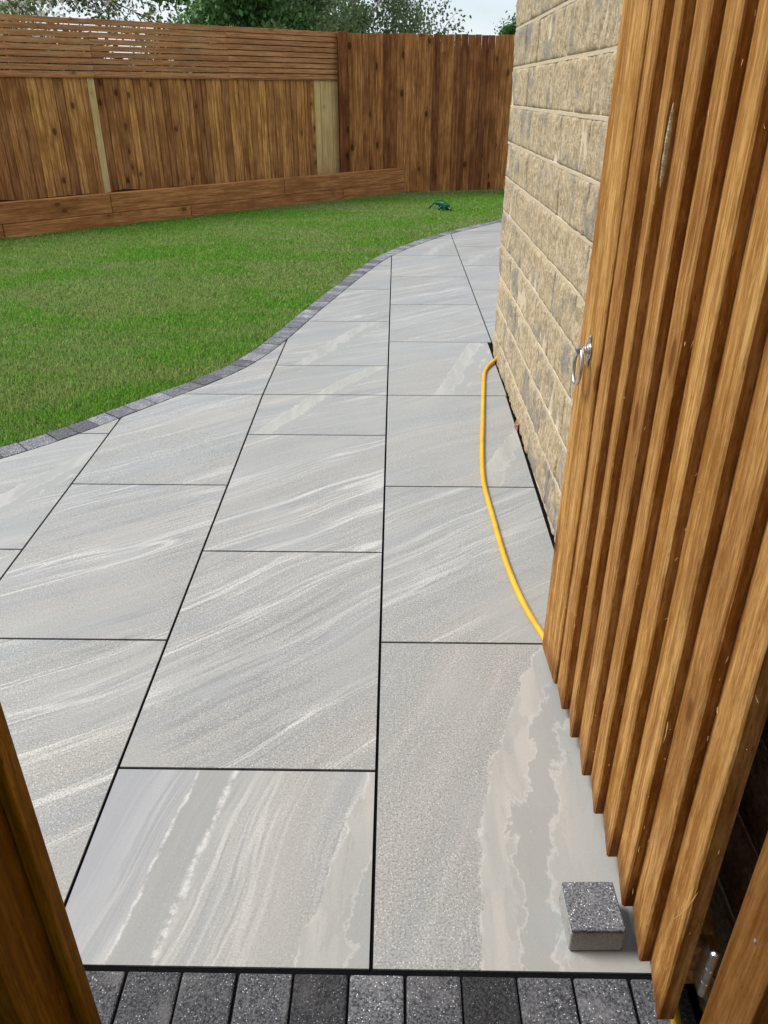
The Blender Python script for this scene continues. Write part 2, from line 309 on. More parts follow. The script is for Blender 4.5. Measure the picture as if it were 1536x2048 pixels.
M_splinter = simple('torn_fibre', (0.60, 0.40, 0.20), 0.6, nscale=60, var=0.2)
M_foam = simple('dried_foam', (0.66, 0.63, 0.45), 0.9, nscale=120, var=0.3, bump=0.006)
M_driveway = simple('tarmac', (0.05, 0.05, 0.052), 0.9, nscale=300, var=0.5, bump=0.003)

def mat_stone():
    g = G('buff_walling_stone', 0.9, 0.1); P = g.attr('gc'); t = g.attr('tint', 'Fac')
    n1 = g.noise(g.vmul(P, (1, 1, 1.3)), 4.5, 5, 0.65); n2 = g.noise(P, 60.0, 5, 0.7); n3 = g.noise(P, 220.0, 3, 0.7); n4 = g.noise(P, 13.0, 4, 0.6)
    st = g.noise(g.vmul(P, (1, 1, 0.12)), 30.0, 3, 0.6)
    c = g.mix(g.ss(n2, 0.35, 0.68), (0.41, 0.315, 0.19), (0.72, 0.60, 0.41))
    c = g.mix(g.math('MULTIPLY', g.ss(n4, 0.5, 0.66), 0.6), c, (0.42, 0.33, 0.21))
    c = g.mix(g.math('MULTIPLY', g.ss(g.math('ADD', n1, g.math('MULTIPLY', g.math('SUBTRACT', t, 1.0), 0.35)), 0.48, 0.62), 0.75), c, (0.27, 0.26, 0.245))
    c = g.mix(g.math('MULTIPLY', g.ss(st, 0.6, 0.75), 0.35), c, (0.16, 0.15, 0.14))
    c = g.mix(g.ss(n3, 0.56, 0.78, 0.0, 0.45), c, (0.66, 0.58, 0.44))
    c = g.mix(g.ss(n3, 0.25, 0.42, 0.45, 0.0), c, (0.17, 0.135, 0.09))
    g.bump(g.math('ADD', n2, g.math('MULTIPLY', n3, 0.6)), 0.010, 1.0)
    return g.color(c)
M_stone = mat_stone()
M_mortar = simple('sand_mortar', (0.56, 0.47, 0.33), 0.95, nscale=160, var=0.2, bump=0.002)

def mat_grass():
    g = G('grass_blade', 0.6, 0.12); P = g.coord('Object'); t = g.attr('tint', 'Fac')
    n = g.noise(P, 0.7, 4, 0.6); n2 = g.noise(P, 3.5, 4, 0.65)
    stripe = g.noise(g.vmul(P, (0.45, 1.0, 1.0)), 1.5, 5, 0.65, 0.6)  # mowing bands as colour: real turf tone plus light on leaning blades
    c = g.mix(g.ss(stripe, 0.42, 0.60), (0.27, 0.39, 0.11), (0.17, 0.39, 0.045))
    c = g.mix(g.math('MULTIPLY', g.ss(n, 0.5, 0.7), 0.6), c, (0.33, 0.41, 0.17))
    c = g.mix(g.math('MULTIPLY', g.ss(n2, 0.55, 0.75), 0.45), c, (0.34, 0.41, 0.17))
    c = g.mix(g.ss(t, 0.90, 0.95, 0.0, 0.7), c, (0.46, 0.40, 0.18))
    c = g.mix(1.0, c, g.comb(g.ss(t, 0, 0.9, 0.65, 1.35), g.ss(t, 0, 0.9, 0.7, 1.3), g.ss(t, 0, 0.9, 0.6, 1.4)), 'MULTIPLY')
    g.color(c)
    tr = g.t.nodes.new('ShaderNodeBsdfTranslucent'); g.L(c, tr.inputs['Color']); ms = g.t.nodes.new('ShaderNodeMixShader'); ms.inputs[0].default_value = 0.38
    g.t.links.new(g.b.outputs[0], ms.inputs[1]); g.t.links.new(tr.outputs[0], ms.inputs[2]); g.t.links.new(ms.outputs[0], g.out.inputs['Surface'])
    return g.m
M_grass = mat_grass()
def mat_leaf(name, a, b, c3=None):
    g = G(name, 0.5, 0.4); t = g.attr('tint', 'Fac')
    c = g.mix(g.ss(t, 0.0, 1.0), a, b)
    if c3: c = g.mix(g.ss(t, 1.5, 1.6), c, c3)
    g.color(c)
    tr = g.t.nodes.new('ShaderNodeBsdfTranslucent'); g.L(c, tr.inputs['Color']); ms = g.t.nodes.new('ShaderNodeMixShader'); ms.inputs[0].default_value = 0.35
    g.t.links.new(g.b.outputs[0], ms.inputs[1]); g.t.links.new(tr.outputs[0], ms.inputs[2]); g.t.links.new(ms.outputs[0], g.out.inputs['Surface'])
    return g.m
M_bark = simple('bark', (0.10, 0.075, 0.055), 0.9, nscale=20, var=0.4, bump=0.02)
M_birch = simple('birch_bark', (0.50, 0.46, 0.42), 0.8, nscale=9, var=0.45, bump=0.01)

# ------------------------------------------------------------ ground and far field
b = MB(); b.add([(-400, -400, -0.32), (400, -400, -0.32), (400, 700, -0.32), (-400, 700, -0.32)], [(0, 1, 2, 3)])
tag(b.build('ground', M_far), kind='structure')

# inner edge of the stone edging (slab side)
IN = [(-3.60, 0.55), (-2.9, 0.95), (-2.3, 1.38), (-1.85, 1.77), (-1.578, 2.014), (-1.434, 2.155), (-1.347, 2.255), (-1.216, 2.425), (-.991, 2.725), (-.86, 2.93), (-.728, 3.21), (-.608, 3.656), (-.492, 4.25), (-.330, 5.006), (-.191, 5.62), (-.01, 6.28), (.27, 6.925), (.608, 7.53), (1.211, 8.35), (1.9, 9.15), (2.6, 9.85), (3.6, 10.7)]
def catmull(P, n=14):
    out = []
    for i in range(len(P) - 1):
        p0 = P[max(i - 1, 0)]; p1 = P[i]; p2 = P[i + 1]; p3 = P[min(i + 2, len(P) - 1)]
        for k in range(n):
            t = k / n; out.append(tuple(0.5 * (2 * p1[a] + (p2[a] - p0[a]) * t + (2 * p0[a] - 5 * p1[a] + 4 * p2[a] - p3[a]) * t * t + (3 * p1[a] - p0[a] - 3 * p2[a] + p3[a]) * t ** 3) for a in range(len(p1))))
    out.append(P[-1]); return out
CV = catmull(IN)
CX = np.array([p[0] for p in CV]); CY = np.array([p[1] for p in CV])
# light smoothing of the measured line
for _ in range(10):
    CX[1:-1] = (CX[:-2] + 2 * CX[1:-1] + CX[2:]) / 4; CY[1:-1] = (CY[:-2] + 2 * CY[1:-1] + CY[2:]) / 4
def xin(y): return float(np.interp(y, CY, CX))
def off(d):
    T = np.stack([np.gradient(CX), np.gradient(CY)], 1); T /= np.linalg.norm(T, axis=1)[:, None]
    return CX - T[:, 1] * d, CY + T[:, 0] * d
EW = 0.104

# grout bed under slabs and setts
ys = [-0.60, -0.3, 0, 0.5, 1, 1.5, 2, 2.4, YF, 3, 3.5, 4, 5, 6, 7, 8, 9, 10]
b = MB(); vs = []; fs = []
yy = sorted(set(ys + list(np.linspace(0.6, 10.4, 120))))
for y in yy:
    xa = xin(y) - 0.015 if y > 0.6 else -3.6
    vs += [(xa, y, gz(y) - 0.005), (4.0, y, gz(y) - 0.005), (xa, y, gz(y) - 0.12), (4.0, y, gz(y) - 0.12)]
for i in range(len(yy) - 1):
    a = 4 * i; fs += [(a, a + 1, a + 5, a + 4), (a + 2, a + 6, a + 7, a + 3)]
b.add(vs, fs); tag(b.build('patio_bed', M_grout), kind='structure')

# ------------------------------------------------------------ paving slabs (one structure, each slab its own piece with its own print)
W0, L0, J = 0.605, 0.905, 0.0075
slab_v, slab_f, slab_gc, slab_par, slab_riv, slab_bnd = [], [], [], [], [], []
special = {(0, 0): (1.15, 3.3, 0.05, 0.20, 0.0, 0.31), (-1, -1): (1.30, 8.1, 0.55, 0.34, 0.27, 0.0), (0, 2): (0.55, 5.7, 0.3, 0.34, 0.35, 0.15), (-1, 0): (0.66, 11.2, 1.1, 9, 0, 0), (0, 1): (0.62, 2.9, 0.8, 9, 0, 0),
           (-2, 0): (0.55, 6.6, 1.0, 9, 0, 0), (-2, 1): (0.55, 14.1, 1.1, 9, 0, 0), (-1, 1): (0.6, 9.4, 1.0, 9, 0, 0), (0, 3): (0.5, 4.4, 0.3, 0.22, 0.28, 0.0), (-1, 3): (0.5, 21.0, 0.6, 0.10, 0.30, 0.1), (-1, 2): (0.5, 31.0, 0.7, 0.02, 0.45, 0.1)}
rs = random.Random(5)
RWID = {(0, 0): 9.0, (-1, -1): 9.0, (0, 3): 0.15, (-1, 3): 0.14, (-1, 2): 0.12, (0, 2): 0.12}
def clip_add(x0, x1, y0, y1, key, org):
    n = max(2, int((y1 - y0) / 0.02)) if xin(y1) > x0 - 0.01 else 2
    Y = np.linspace(y0, y1, n); left = np.array([max(x0, xin(y) + J * 0.6) for y in Y])
    ok = left < x1 - 0.004
    if not ok.any(): return
    Y = Y[ok]; left = left[ok]
    if len(Y) < 2: return
    if n == 2: Y = np.array([y0, y1]); left = np.array([max(x0, xin(y) + J * .6) if xin(y) > x0 - .02 else x0 for y in Y])
    poly = [(x1, Y[0]), (x1, Y[-1])] + [(l, y) for l, y in zip(left[::-1], Y[::-1])]
    bs = len(slab_v); k = len(poly)
    for dz in (-0.02, 0.0):
        for (x, y) in poly: slab_v.append((x, y, gz(y) + dz)); slab_gc.append((x - org[0], y - org[1], RWID.get(key, 0.14)))
    slab_f.append(tuple(bs + i for i in range(k))[::-1]); slab_f.append(tuple(bs + k + i for i in range(k)))
    for i in range(k): slab_f.append((bs + i, bs + (i + 1) % k, bs + k + (i + 1) % k, bs + k + i))
    sp = special.get(key)
    if not sp:
        a = rs.uniform(0.42, 0.75); r = (9, 0, 0) if rs.random() < 0.6 else (rs.uniform(-0.1, 0.3), rs.uniform(0.2, 0.5), rs.uniform(-.1, 0.1)); sp = (a, rs.uniform(0, 40), rs.uniform(0.5, 1.0), *r)
    for _ in range(2 * k): slab_par.append(sp[:3]); slab_riv.append(sp[3:]); slab_bnd.append((0.035, 0.17, 0.085) if key == (-1, -1) else (0, 0, 0))
for c in range(-5, 6):
    x0 = c * W0 + J / 2; x1 = (c + 1) * W0 - J / 2; o = 0 if c % 2 == 0 else 0.5
    r = -1 if o else 0
    while True:
        ya = (r + o) * L0; yb = ya + L0
        key = (c, r)
        segs = [(max(ya, 0) + J / 2, yb - J / 2)]
        if ya < YF - 0.01 < yb - 0.02: segs = [(ya + J / 2, YF - J / 2), (YF + J / 2, yb - J / 2)]
        for (a, bb) in segs:
            xx0, xx1 = x0, x1
            if c == 0 and a < 3.42:
                if bb > 3.42 and a > YF - .1:           # the slab beside the house corner is notched
                    clip_add(x0, 0.578, a, bb, key, (x0, ya))
                    continue
                xx1 = 0.574
            if c >= 1:
                if bb < 3.43: continue
                a = max(a, 3.43)
            if bb - a > 0.02: clip_add(xx0, xx1, a, bb, key, (x0, ya))
        r += 1
        if (r + o) * L0 > 9.6: break
me = bpy.data.meshes.new('patio_slabs'); me.from_pydata(slab_v, [], slab_f); me.update()
for nm, dat in (('gc', slab_gc), ('par', slab_par), ('riv', slab_riv), ('bnd', slab_bnd)):
    a = me.attributes.new(nm, 'FLOAT_VECTOR', 'POINT'); a.data.foreach_set('vector', np.array(dat, dtype=np.float32).ravel())
me.materials.append(M_slab); o = bpy.data.objects.new('patio_slabs', me); C.objects.link(o); tag(o, kind='structure')

# ------------------------------------------------------------ setts: lawn edging and threshold row
def slope_quad(b, quad, zt, h, tint):
    """tumbled sett on 4 ground points, top follows zt(x,y), slightly softened by the bevel"""
    base = [(x, y, zt(y) - h) for x, y in quad]; top = [(x, y, zt(y)) for x, y in quad]
    r = (random.random() * 30, random.random() * 30, 0)
    gcs = [(x + r[0], y + r[1], z) for x, y, z in base + top]
    b.add(base + top, [(3, 2, 1, 0), (4, 5, 6, 7), (0, 1, 5, 4), (1, 2, 6, 5), (2, 3, 7, 6), (3, 0, 4, 7)], gcs, tint)
ox, oy = off(EW); arc = np.concatenate([[0], np.cumsum(np.hypot(np.diff(CX), np.diff(CY)))])
b = MB(); s_ = 0.03; te = random.Random(11)
while s_ < arc[-1] - 0.2:
    Ln = te.choice([0.1, 0.1, 0.134, 0.115]); g_ = 0.003
    def at(s, o_): return (float(np.interp(s, arc, ox if o_ else CX)), float(np.interp(s, arc, oy if o_ else CY)))
    q = [at(s_ + g_, 0), at(s_ + Ln - g_, 0), at(s_ + Ln - g_, 1), at(s_ + g_, 1)]
    dz = te.uniform(-0.001, 0.0015)
    slope_quad(b, q, lambda y: gz(y) + 0.002 + dz, 0.05, te.choice([0.7, 1.0, 1.25, 1.5, 0.9, 1.35]) * 1.8)
    s_ += Ln
tag(b.build('lawn_edging_setts', M_sett, bevel=0.003), kind='structure')
b = MB(); tints = {0: .8, 1: .9, 2: .62, 3: 1.12, 4: .95, 5: .5, 6: 1.0, 7: 1.1}
for row in range(2):
    k = -1
    x = -0.5455 - 0.1012 * 12
    while x < 0.56:
        idx = round((x + 0.5455) / 0.1012)
        tn = [1.2, 0.95, 1.0, 1.15, 0.55, 1.7, 1.15, 0.42, 1.2, 1.4, 1.3][idx % 11] if 0 <= idx < 11 else te.uniform(0.5, 1.2)
        g_ = 0.002; y0, y1 = -0.007 - row * 0.205 - 0.2, -0.007 - row * 0.205; wv = te.uniform(-0.002, 0.002)
        slope_quad(b, [(x + g_, y0), (x + 0.1012 - g_, y0), (x + 0.1012 - g_ + wv, y1), (x + g_ + wv, y1)], lambda y: gz(y) + 0.001, 0.05, tn * 0.95)
        x += 0.1012
tag(b.build('threshold_setts', M_sett, bevel=0.004), kind='structure')
b = MB(); b.add([(-3.6, -9, gz(-2) - 0.004), (0.6, -9, gz(-2) - 0.004), (0.6, -1.6, gz(-1.6) - 0.004), (0.6, -0.42, gz(-0.42) - 0.004), (-3.6, -0.42, gz(-0.42) - 0.004), (-3.6, -1.6, gz(-1.6) - 0.004)], [(0, 1, 2, 5), (5, 2, 3, 4)])
tag(b.build('driveway', M_driveway), kind='structure')

# ------------------------------------------------------------ lawn: soil sheet and blades
ox2, oy2 = off(EW + 0.004)
b = MB(); vs = []; fs = []; rows_ = [y for y in np.linspace(0.55, 11.9, 100)]
lx = lambda y: float(np.interp(y, oy2, ox2))
for y in rows_:
    xr = lx(y)
    for k in range(9): vs.append((xr + (-9 - xr) * (k / 8) ** 1.5, y, gz(y) - 0.016))
for i in range(len(rows_) - 1):
    for k in range(8): a = i * 9 + k; fs.append((a, a + 9, a + 10, a + 1))
b.add(vs, fs); tag(b.build('lawn_soil', simple('turf_thatch', (0.055, 0.085, 0.022), 0.95, nscale=80, var=0.5, bump=0.01, spec=0.05)), kind='structure')

E0 = np.array((0.279, 11.417)); ED = np.array((-0.7006, -0.7136))        # sleeper line, from the back fence to the left
def lawn_blades():
    x = RNG.uniform(-5.2, 1.9, 1900000); y = RNG.uniform(0.9, 11.75, 1900000)
    d = np.hypot(x - 0.03, y + 0.83)
    keep = x < np.interp(y, oy2, ox2) - 0.004
    nx = (x - E0[0]) * 0.7136 + (y - E0[1]) * -0.7006                    # > 0 on the lawn side of the sleepers
    keep &= (nx > 0.0) | (x > 0.30)
    keep &= y < 11.38 + (x - 0.3) * 0.17
    keep &= (x - 0.035) / (y + 0.83) > -0.66
    dens = np.clip(3.0 / d, 0.40, 1.0) ** 1.25
    keep &= RNG.random(len(x)) < dens
    x, y, d = x[keep], y[keep], d[keep]; n = len(x)
    cl = np.array([noise.noise(Vector((a * 9, b_ * 9, 0))) for a, b_ in zip(x[:n], y[:n])]) if n < 900000 else np.zeros(n)
    h = (0.0215 + 0.005 * cl) * RNG.uniform(0.6, 1.25, n); wd = 0.0016 * np.clip(d / 3.2, 1, 3.2) * RNG.uniform(0.7, 1.3, n)
    a = RNG.uniform(0, 2 * np.pi, n); lean = RNG.uniform(0.1, 1.0, n) * h * 1.0; la = a + RNG.normal(0, 0.7, n) + 1.5
    z0 = np.where(y < YF, S * (y - YF), 0) - 0.016
    dx, dy = np.cos(a) * wd, np.sin(a) * wd; lx_, ly_ = np.cos(la) * lean, np.sin(la) * lean
    V = np.empty((n, 5, 3), np.float32)
    V[:, 0] = np.stack([x - dx, y - dy, z0], 1); V[:, 1] = np.stack([x + dx, y + dy, z0], 1)
    V[:, 2] = np.stack([x - dx * .8 + lx_ * .35, y - dy * .8 + ly_ * .35, z0 + h * .6], 1); V[:, 3] = np.stack([x + dx * .8 + lx_ * .35, y + dy * .8 + ly_ * .35, z0 + h * .6], 1)
    V[:, 4] = np.stack([x + lx_, y + ly_, z0 + h * .98], 1)
    F = np.array([0, 1, 3, 2, 2, 3, 4]); me = bpy.data.meshes.new('lawn_grass')
    me.vertices.add(5 * n); me.vertices.foreach_set('co', V.ravel())
    base = (np.arange(n) * 5)[:, None]; me.loops.add(7 * n); me.loops.foreach_set('vertex_index', (base + F).ravel().astype(np.int32))
    me.polygons.add(2 * n); ls = (np.arange(n) * 7)[:, None] + np.array([0, 4]); me.polygons.foreach_set('loop_start', ls.ravel().astype(np.int32))
    me.update(calc_edges=True); me.validate()
    at_ = me.attributes.new('tint', 'FLOAT', 'POINT'); at_.data.foreach_set('value', np.repeat(RNG.random(n), 5).astype(np.float32))
    me.materials.append(M_grass); o = bpy.data.objects.new('lawn_grass', me); C.objects.link(o)
    tag(o, 'freshly laid green lawn with short blades curving beside the grey paving', 'grass', kind='stuff'); return n
print('blades', lawn_blades())

# ------------------------------------------------------------ house wall of pitched stone courses
house = empty('house', (0.60, 0, gz(0)), 'house wall of rough buff stone blocks with pale mortar beds behind the gate', 'house')
WX = 0.592; CH = 0.1588; Z00 = 1.3884 - CH * 10       # bed joints at Z00 + k*CH
def block(b, u0, u1, z0, z1, P, res, tint, amp=1.0, pinch=True):
    """rock-faced block; P(u, out, z) -> world"""
    g_ = 0.0022; zg = 0.0048
    u0 += g_; u1 -= g_; z0 += zg; z1 -= zg
    nu = max(2, int((u1 - u0) / res)); nz = max(2, int((z1 - z0) / res)); sx = random.random() * 50
    vs = []; gc = []; fs = []
    t1, t2 = random.uniform(-.5, .5), random.uniform(-.5, .5)
    for j in range(nz + 1):
        for i in range(nu + 1):
            fu, fz = i / nu, j / nz; u = u0 + (u1 - u0) * fu; z = z0 + (z1 - z0) * fz
            e = min(fu * (u1 - u0), (1 - fu) * (u1 - u0), 99); ez = min(fz, 1 - fz) * (z1 - z0)
            prof = min(1, (e + 0.001) / 0.016) ** 0.5 * min(1, (ez + 0.001) / 0.013) ** 0.5
            n1 = noise.fractal(Vector((u * 7 + sx, z * 7, sx)), 1.0, 2.0, 3); n2 = noise.noise(Vector((u * 26, z * 26 + sx, 3.1))); n3 = noise.noise(Vector((u * 70, z * 50 + sx, 3.1)))
            n4 = abs(noise.noise(Vector((u * 11 + sx, z * 3, 7.7))))
            outd = prof * (0.0060 + amp * (0.008 * n1 + 0.003 * n2 + 0.0016 * n3 - 0.006 * max(0, 0.12 - n4) / 0.12) + (fu - .5) * t1 * 0.006 + (fz - .5) * t2 * 0.005)
            du = (n2 * 0.002 if 0 < i < nu else noise.noise(Vector((z * 30, sx, 1))) * 0.002); dz = noise.noise(Vector((u * 22, sx, 2))) * 0.0028 if j in (0, nz) else 0
            vs.append(P(u + du, outd, z + dz)); gc.append((u + sx, outd, z + sx))
    for j in range(nz):
        for i in range(nu): a = j * (nu + 1) + i; fs.append((a, a + 1, a + nu + 2, a + nu + 1))
    # skirt back into the wall
    rim = [i for i in range(nu + 1)] + [j * (nu + 1) + nu for j in range(1, nz + 1)] + [nz * (nu + 1) + i for i in range(nu - 1, -1, -1)] + [j * (nu + 1) for j in range(nz - 1, 0, -1)]
    for r_ in rim:
        i = r_ % (nu + 1); j = r_ // (nu + 1); u = u0 + (u1 - u0) * i / nu; z = z0 + (z1 - z0) * j / nz
        vs.append(P(u, -0.03, z)); gc.append((u + sx, -0.03, z + sx))
    nb = (nu + 1) * (nz + 1); n = len(rim)
    for k in range(n): fs.append((rim[k], nb + k, nb + (k + 1) % n, rim[(k + 1) % n]))
    b.add(vs, fs, gc, tint)
fine = MB(); coarse = MB(); YC = 3.415
PW = lambda u, o_, z: (WX - o_, YC - u, z)             # u runs from the far corner towards the camera
rw = random.Random(3)
for k in range(-2, 34):
    z0 = Z00 + k * CH; z1 = z0 + CH
    near = z1 < 2.35
    joints = [0.0, 0.69 + rw.uniform(-.012, .012)] if True else []
    u = joints[-1]
    while u < 9.5:
        u += rw.choice([0.28, 0.36, 0.44, 0.52, 0.62]) ; joints.append(u)
    # short closers near the corner as in the quoin column
    extra = [0.42, 0.5, 0.36, 0.45][k % 4]
    joints = sorted(joints + [extra + rw.uniform(-.02, .02)])
    for a, bb in zip(joints, joints[1:]):
        t = rw.uniform(0.75, 1.15) + (0.2 if 0.28 < a < 0.6 and k in (4, 3, 8) else 0)
        hi = near and a < 2.9
        block(fine if hi else coarse, a, bb, z0, z1, PW, 0.0095 if hi else 0.05, t)
wall = fine.build('wall', M_stone, house, smooth=True); upper = coarse.build('upper_wall', M_stone, house, smooth=True)
ret = MB(); PR = lambda u, o_, z: (WX + 0.002 + u, YC + o_, z)
for k in range(-2, 34):
    z0 = Z00 + k * CH; u = 0.0
    while u < 6.4:
        d_ = rw.choice([0.3, 0.44, 0.6]); n_ = MB(); block(n_, u, u + d_, z0, z0 + CH, PR, 0.03, rw.uniform(.8, 1.15)); n_.f = [f[::-1] for f in n_.f]
        ret.add(n_.v, n_.f, n_.gc, n_.t); u += d_
ret.build('garden_side_wall', M_stone, house, smooth=True)
beds = MB()
for k in range(-1, 34):
    zc = Z00 + k * CH; n_ = 300; vs = []; fs = []
    for i in range(n_ + 1):
        y = YC - 0.004 - 9.3 * (i / n_); ob = 0.0030 + 0.0022 * noise.noise(Vector((y * 9, k, 0))); hz_ = 0.0078 + 0.0018 * noise.noise(Vector((y * 14, k, 5))); zc_ = zc + 0.0012 * noise.noise(Vector((y * 5, k, 9)))
        vs += [(WX + 0.006, y, zc_ - hz_), (WX - ob, y, zc_ - hz_ * 0.7), (WX - ob - 0.001, y, zc_ + hz_ * 0.6), (WX + 0.006, y, zc_ + hz_)]
    for i in range(n_):
        for q_ in range(3): a = i * 4 + q_; fs.append((a, a + 1, a + 5, a + 4))
    beds.add(vs, fs)
beds.build('bed_joints', M_mortar, wall)
b = MB(); b.box((WX - 0.0035 + 0.004, -6, -0.35), (6.6, 0, 0), (0, 6 + YC - 0.004, 0), (0, 0, 5.35)); b.build('mortar', M_mortar, wall)
b = MB(); b.prism([(0.15, -6.2, 5.0), (7.6, -6.2, 5.0), (3.9, -6.2, 7.3)], (0, 10.0, 0)); b.build('roof', M_roof, house)

# ------------------------------------------------------------ back fence
CB = Vector((-0.72, 11.145, 0)); DB = Vector((0.9812, 0.1929, 0)); NB = Vector((0.1929, -0.9812, 0))   # towards the garden
bf = empty('tall_back_fence', (0.9, 11.46, 0), 'tall dark brown vertical board fence across the far end of the lawn', 'fence')
b = MB(); s_ = 0.095; rb = random.Random(21); Z = Vector((0, 0, 1))
while s_ < 6.4:
    wd = rb.choice([0.092, 0.097, 0.1]); gap = 0.0015
    tn = rb.choice([0.6, 0.8, 1.0, 1.12, 1.35, 0.95, 1.2]); lean = rb.uniform(-0.003, 0.003)
    nf = rb.uniform(0.0, 0.006); ht = 1.963 + rb.uniform(-0.006, 0.008); tap = rb.uniform(0.004, 0.008) if 1.15 < s_ < 2.1 else rb.uniform(-0.002, 0.001)
    p0 = CB + DB * s_ + NB * nf + Z * 0.005; q_ = [p0, p0 + DB * wd, p0 + DB * (wd - tap) + Z * ht, p0 + Z * ht]
    bot = 0.003 if 1.15 < s_ < 1.95 else 0.0
    q_[0] = q_[0] + DB * bot; mid = [p0 + DB * 0 + Z * 1.62, p0 + DB * (wd) + Z * 1.62]
    b.prism([q_[0], q_[1], mid[1], q_[2], q_[3], mid[0]], NB * 0.018, tn)
    s_ += wd + gap
b.build('board_panel', M_back, bf, bevel=0.0015)
for zr in (0.3, 1.0, 1.7):
    b = MB(); b.box(CB + Z * zr - NB * 0.04, DB * 6.4, NB * 0.038, Z * 0.08, 0.8, grain='x'); b.build('rail', M_back, bf)
for sp_ in (2.4, 4.8):
    b = MB(); b.box(CB + DB * sp_ - NB * 0.145, DB * 0.1, NB * 0.1, Z * 1.95, 0.8); b.build('post', M_back, bf)
b = MB(); b.box(CB + DB * -0.045 + NB * 0.0, DB * 0.125, NB * 0.1, Z * 1.985, 0.62); b.build('corner_post', M_back, bf, bevel=0.003)

# ------------------------------------------------------------ left fence: boards with open slat panels on top
LB = Vector((-0.765, 11.144, 0)); LD = Vector((-0.746, -0.666, 0)); LN = Vector((0.666, -0.746, 0))   # LD runs to the left, LN towards the garden
lf = empty('left_board_fence', tuple(LB + LD * 3), 'warm brown board fence topped with horizontal slats behind the raised sleeper bed', 'fence')
b = MB(); pale = []; s_ = 0.41; rb = random.Random(4)
def board(bb_, s0, s1, tn, z1=1.418):
    t1 = rb.uniform(0.002, 0.008)
    P4 = [LB + LD * s0 + LN * (0.0 + t1), LB + LD * s0 - LN * 0.012, LB + LD * s1 - LN * 0.012, LB + LD * s1 + LN * (0.009 + t1)]
    ln = LD * rb.uniform(-0.004, 0.004)
    bb_.prism([p + Z * 0.02 for p in P4][::-1], Z * (z1 - 0.02 + rb.uniform(-0.003, 0.003)) + ln, tn)
while s_ < 7.2:
    wd = rb.choice([0.05, 0.07, 0.085, 0.1, 0.105]);
    if s_ < 3.42 <= s_ + wd + 0.03: wd = 3.42 - s_
    if abs(s_ - 3.42) < 0.004:
        pb = MB(); board(pb, s_, s_ + 0.083, 1.02); pale.append(pb); s_ += 0.0845; continue
    tn = rb.choice([0.68, 0.8, 0.95, 1.0, 1.15, 1.3, 0.88, 1.1]); board(b, s_, s_ + wd - 0.0015, tn); s_ += wd
b.build('board_panel', M_fence, lf, bevel=0.001)
o = pale[0].build('new_board', M_pale, lf, bevel=0.001); o['label'] = 'single pale new board among the stained ones'
for k in range(4):
    pb = MB(); board(pb, 0.012 + k * 0.1, 0.012 + k * 0.1 + 0.0985, rb.uniform(0.88, 1.05)); o = pb.build('new_board', M_pale, lf, bevel=0.001); o['label'] = 'pale new board beside the corner post'
for pnl, (sa, sb, dz) in enumerate([(0.0, 1.70, 0.003), (1.702, 3.41, 0), (3.412, 5.12, -0.002), (5.122, 6.9, 0)]):
    b = MB()
    for k in range(9):
        z0 = 1.431 + k * 0.0611 + dz; tn = rb.uniform(0.9, 1.12)
        b.box(LB + LD * sa + LN * 0.004 + Z * z0, LD * (sb - sa), LN * 0.018, Z * (0.0515 if k < 8 else 0.053) + LD * 0.0, tn, grain='x')
    if pnl == 0:
        bk = MB()
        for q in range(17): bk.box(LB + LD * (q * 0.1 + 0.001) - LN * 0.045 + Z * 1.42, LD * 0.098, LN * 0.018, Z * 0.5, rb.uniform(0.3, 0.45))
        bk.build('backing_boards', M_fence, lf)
    # joined second row seen in the right-hand panel
    if pnl == 0: b.box(LB + LD * sa + LN * -0.001 + Z * (1.431 + 7.5 * 0.0611), LD * (sb - sa), LN * 0.004, Z * 0.05, 0.9, grain='x')
    o = b.build('slat_panel', M_slat, lf, bevel=0.0015)
    for sx in ((sa + sb) / 2 - 0.02,):
        c_ = MB(); c_.box(LB + LD * sx - LN * 0.022 + Z * 1.425, LD * 0.045, LN * 0.024, Z * 0.545, 0.85); c_.build('batten', M_slat, o)
for sp_ in (1.68, 3.4, 5.1):
    c_ = MB(); c_.box(LB + LD * sp_ - LN * 0.125, LD * 0.09, LN * 0.1, Z * 1.41, 0.6); c_.build('post', M_fence, lf)
for zr in (0.35, 1.2):
    c_ = MB(); c_.box(LB - LN * 0.052 + Z * zr, LD * 7.0, LN * 0.038, Z * 0.08, 0.7, grain='x'); c_.build('rail', M_fence, lf)
c_ = MB(); c_.box(LB + Z * 1.419 - LN * 0.02, LD * 6.9, LN * 0.05, Z * 0.0105, 0.75, grain='x'); c_.build('capping_rail', M_slat, lf)

# ------------------------------------------------------------ raised bed of timber sleepers with soil behind
rbed = empty('raised_sleeper_bed', (-1.8, 9.29, 0), 'raised bed wall of stacked reddish timber sleepers edging the lawn below the fence', 'raised bed')
e0 = Vector((0.279, 11.417, 0)); eD = Vector((-0.7006, -0.7136, 0)); eN = Vector((0.7136, -0.7006, 0))
def sleeper(sa, sb, z0, z1, push, tn, cut=0):
    c_ = MB(); c_.box(e0 + eD * (sa + 0.003) - eN * (0.1 - push) + Z * z0, eD * (sb - sa - 0.006), eN * 0.1, Z * (z1 - z0), tn, grain='x'); return c_.build('sleeper', M_sleeper, rbed, bevel=0.006)
for i in range(3): sleeper(0 + i * 2.372, (i + 1) * 2.372, 0.127, 0.322, 0.0, [0.98, 1.05, 0.95][i])
for (sa, sb, tn) in ((0, 1.37, 1.0), (1.37, 3.77, 0.95), (3.77, 5.93, 1.08), (5.93, 8.2, 0.9)): sleeper(sa, sb, -0.07, 0.124, 0.003, tn)
vs = []; fs = []; n_ = 120
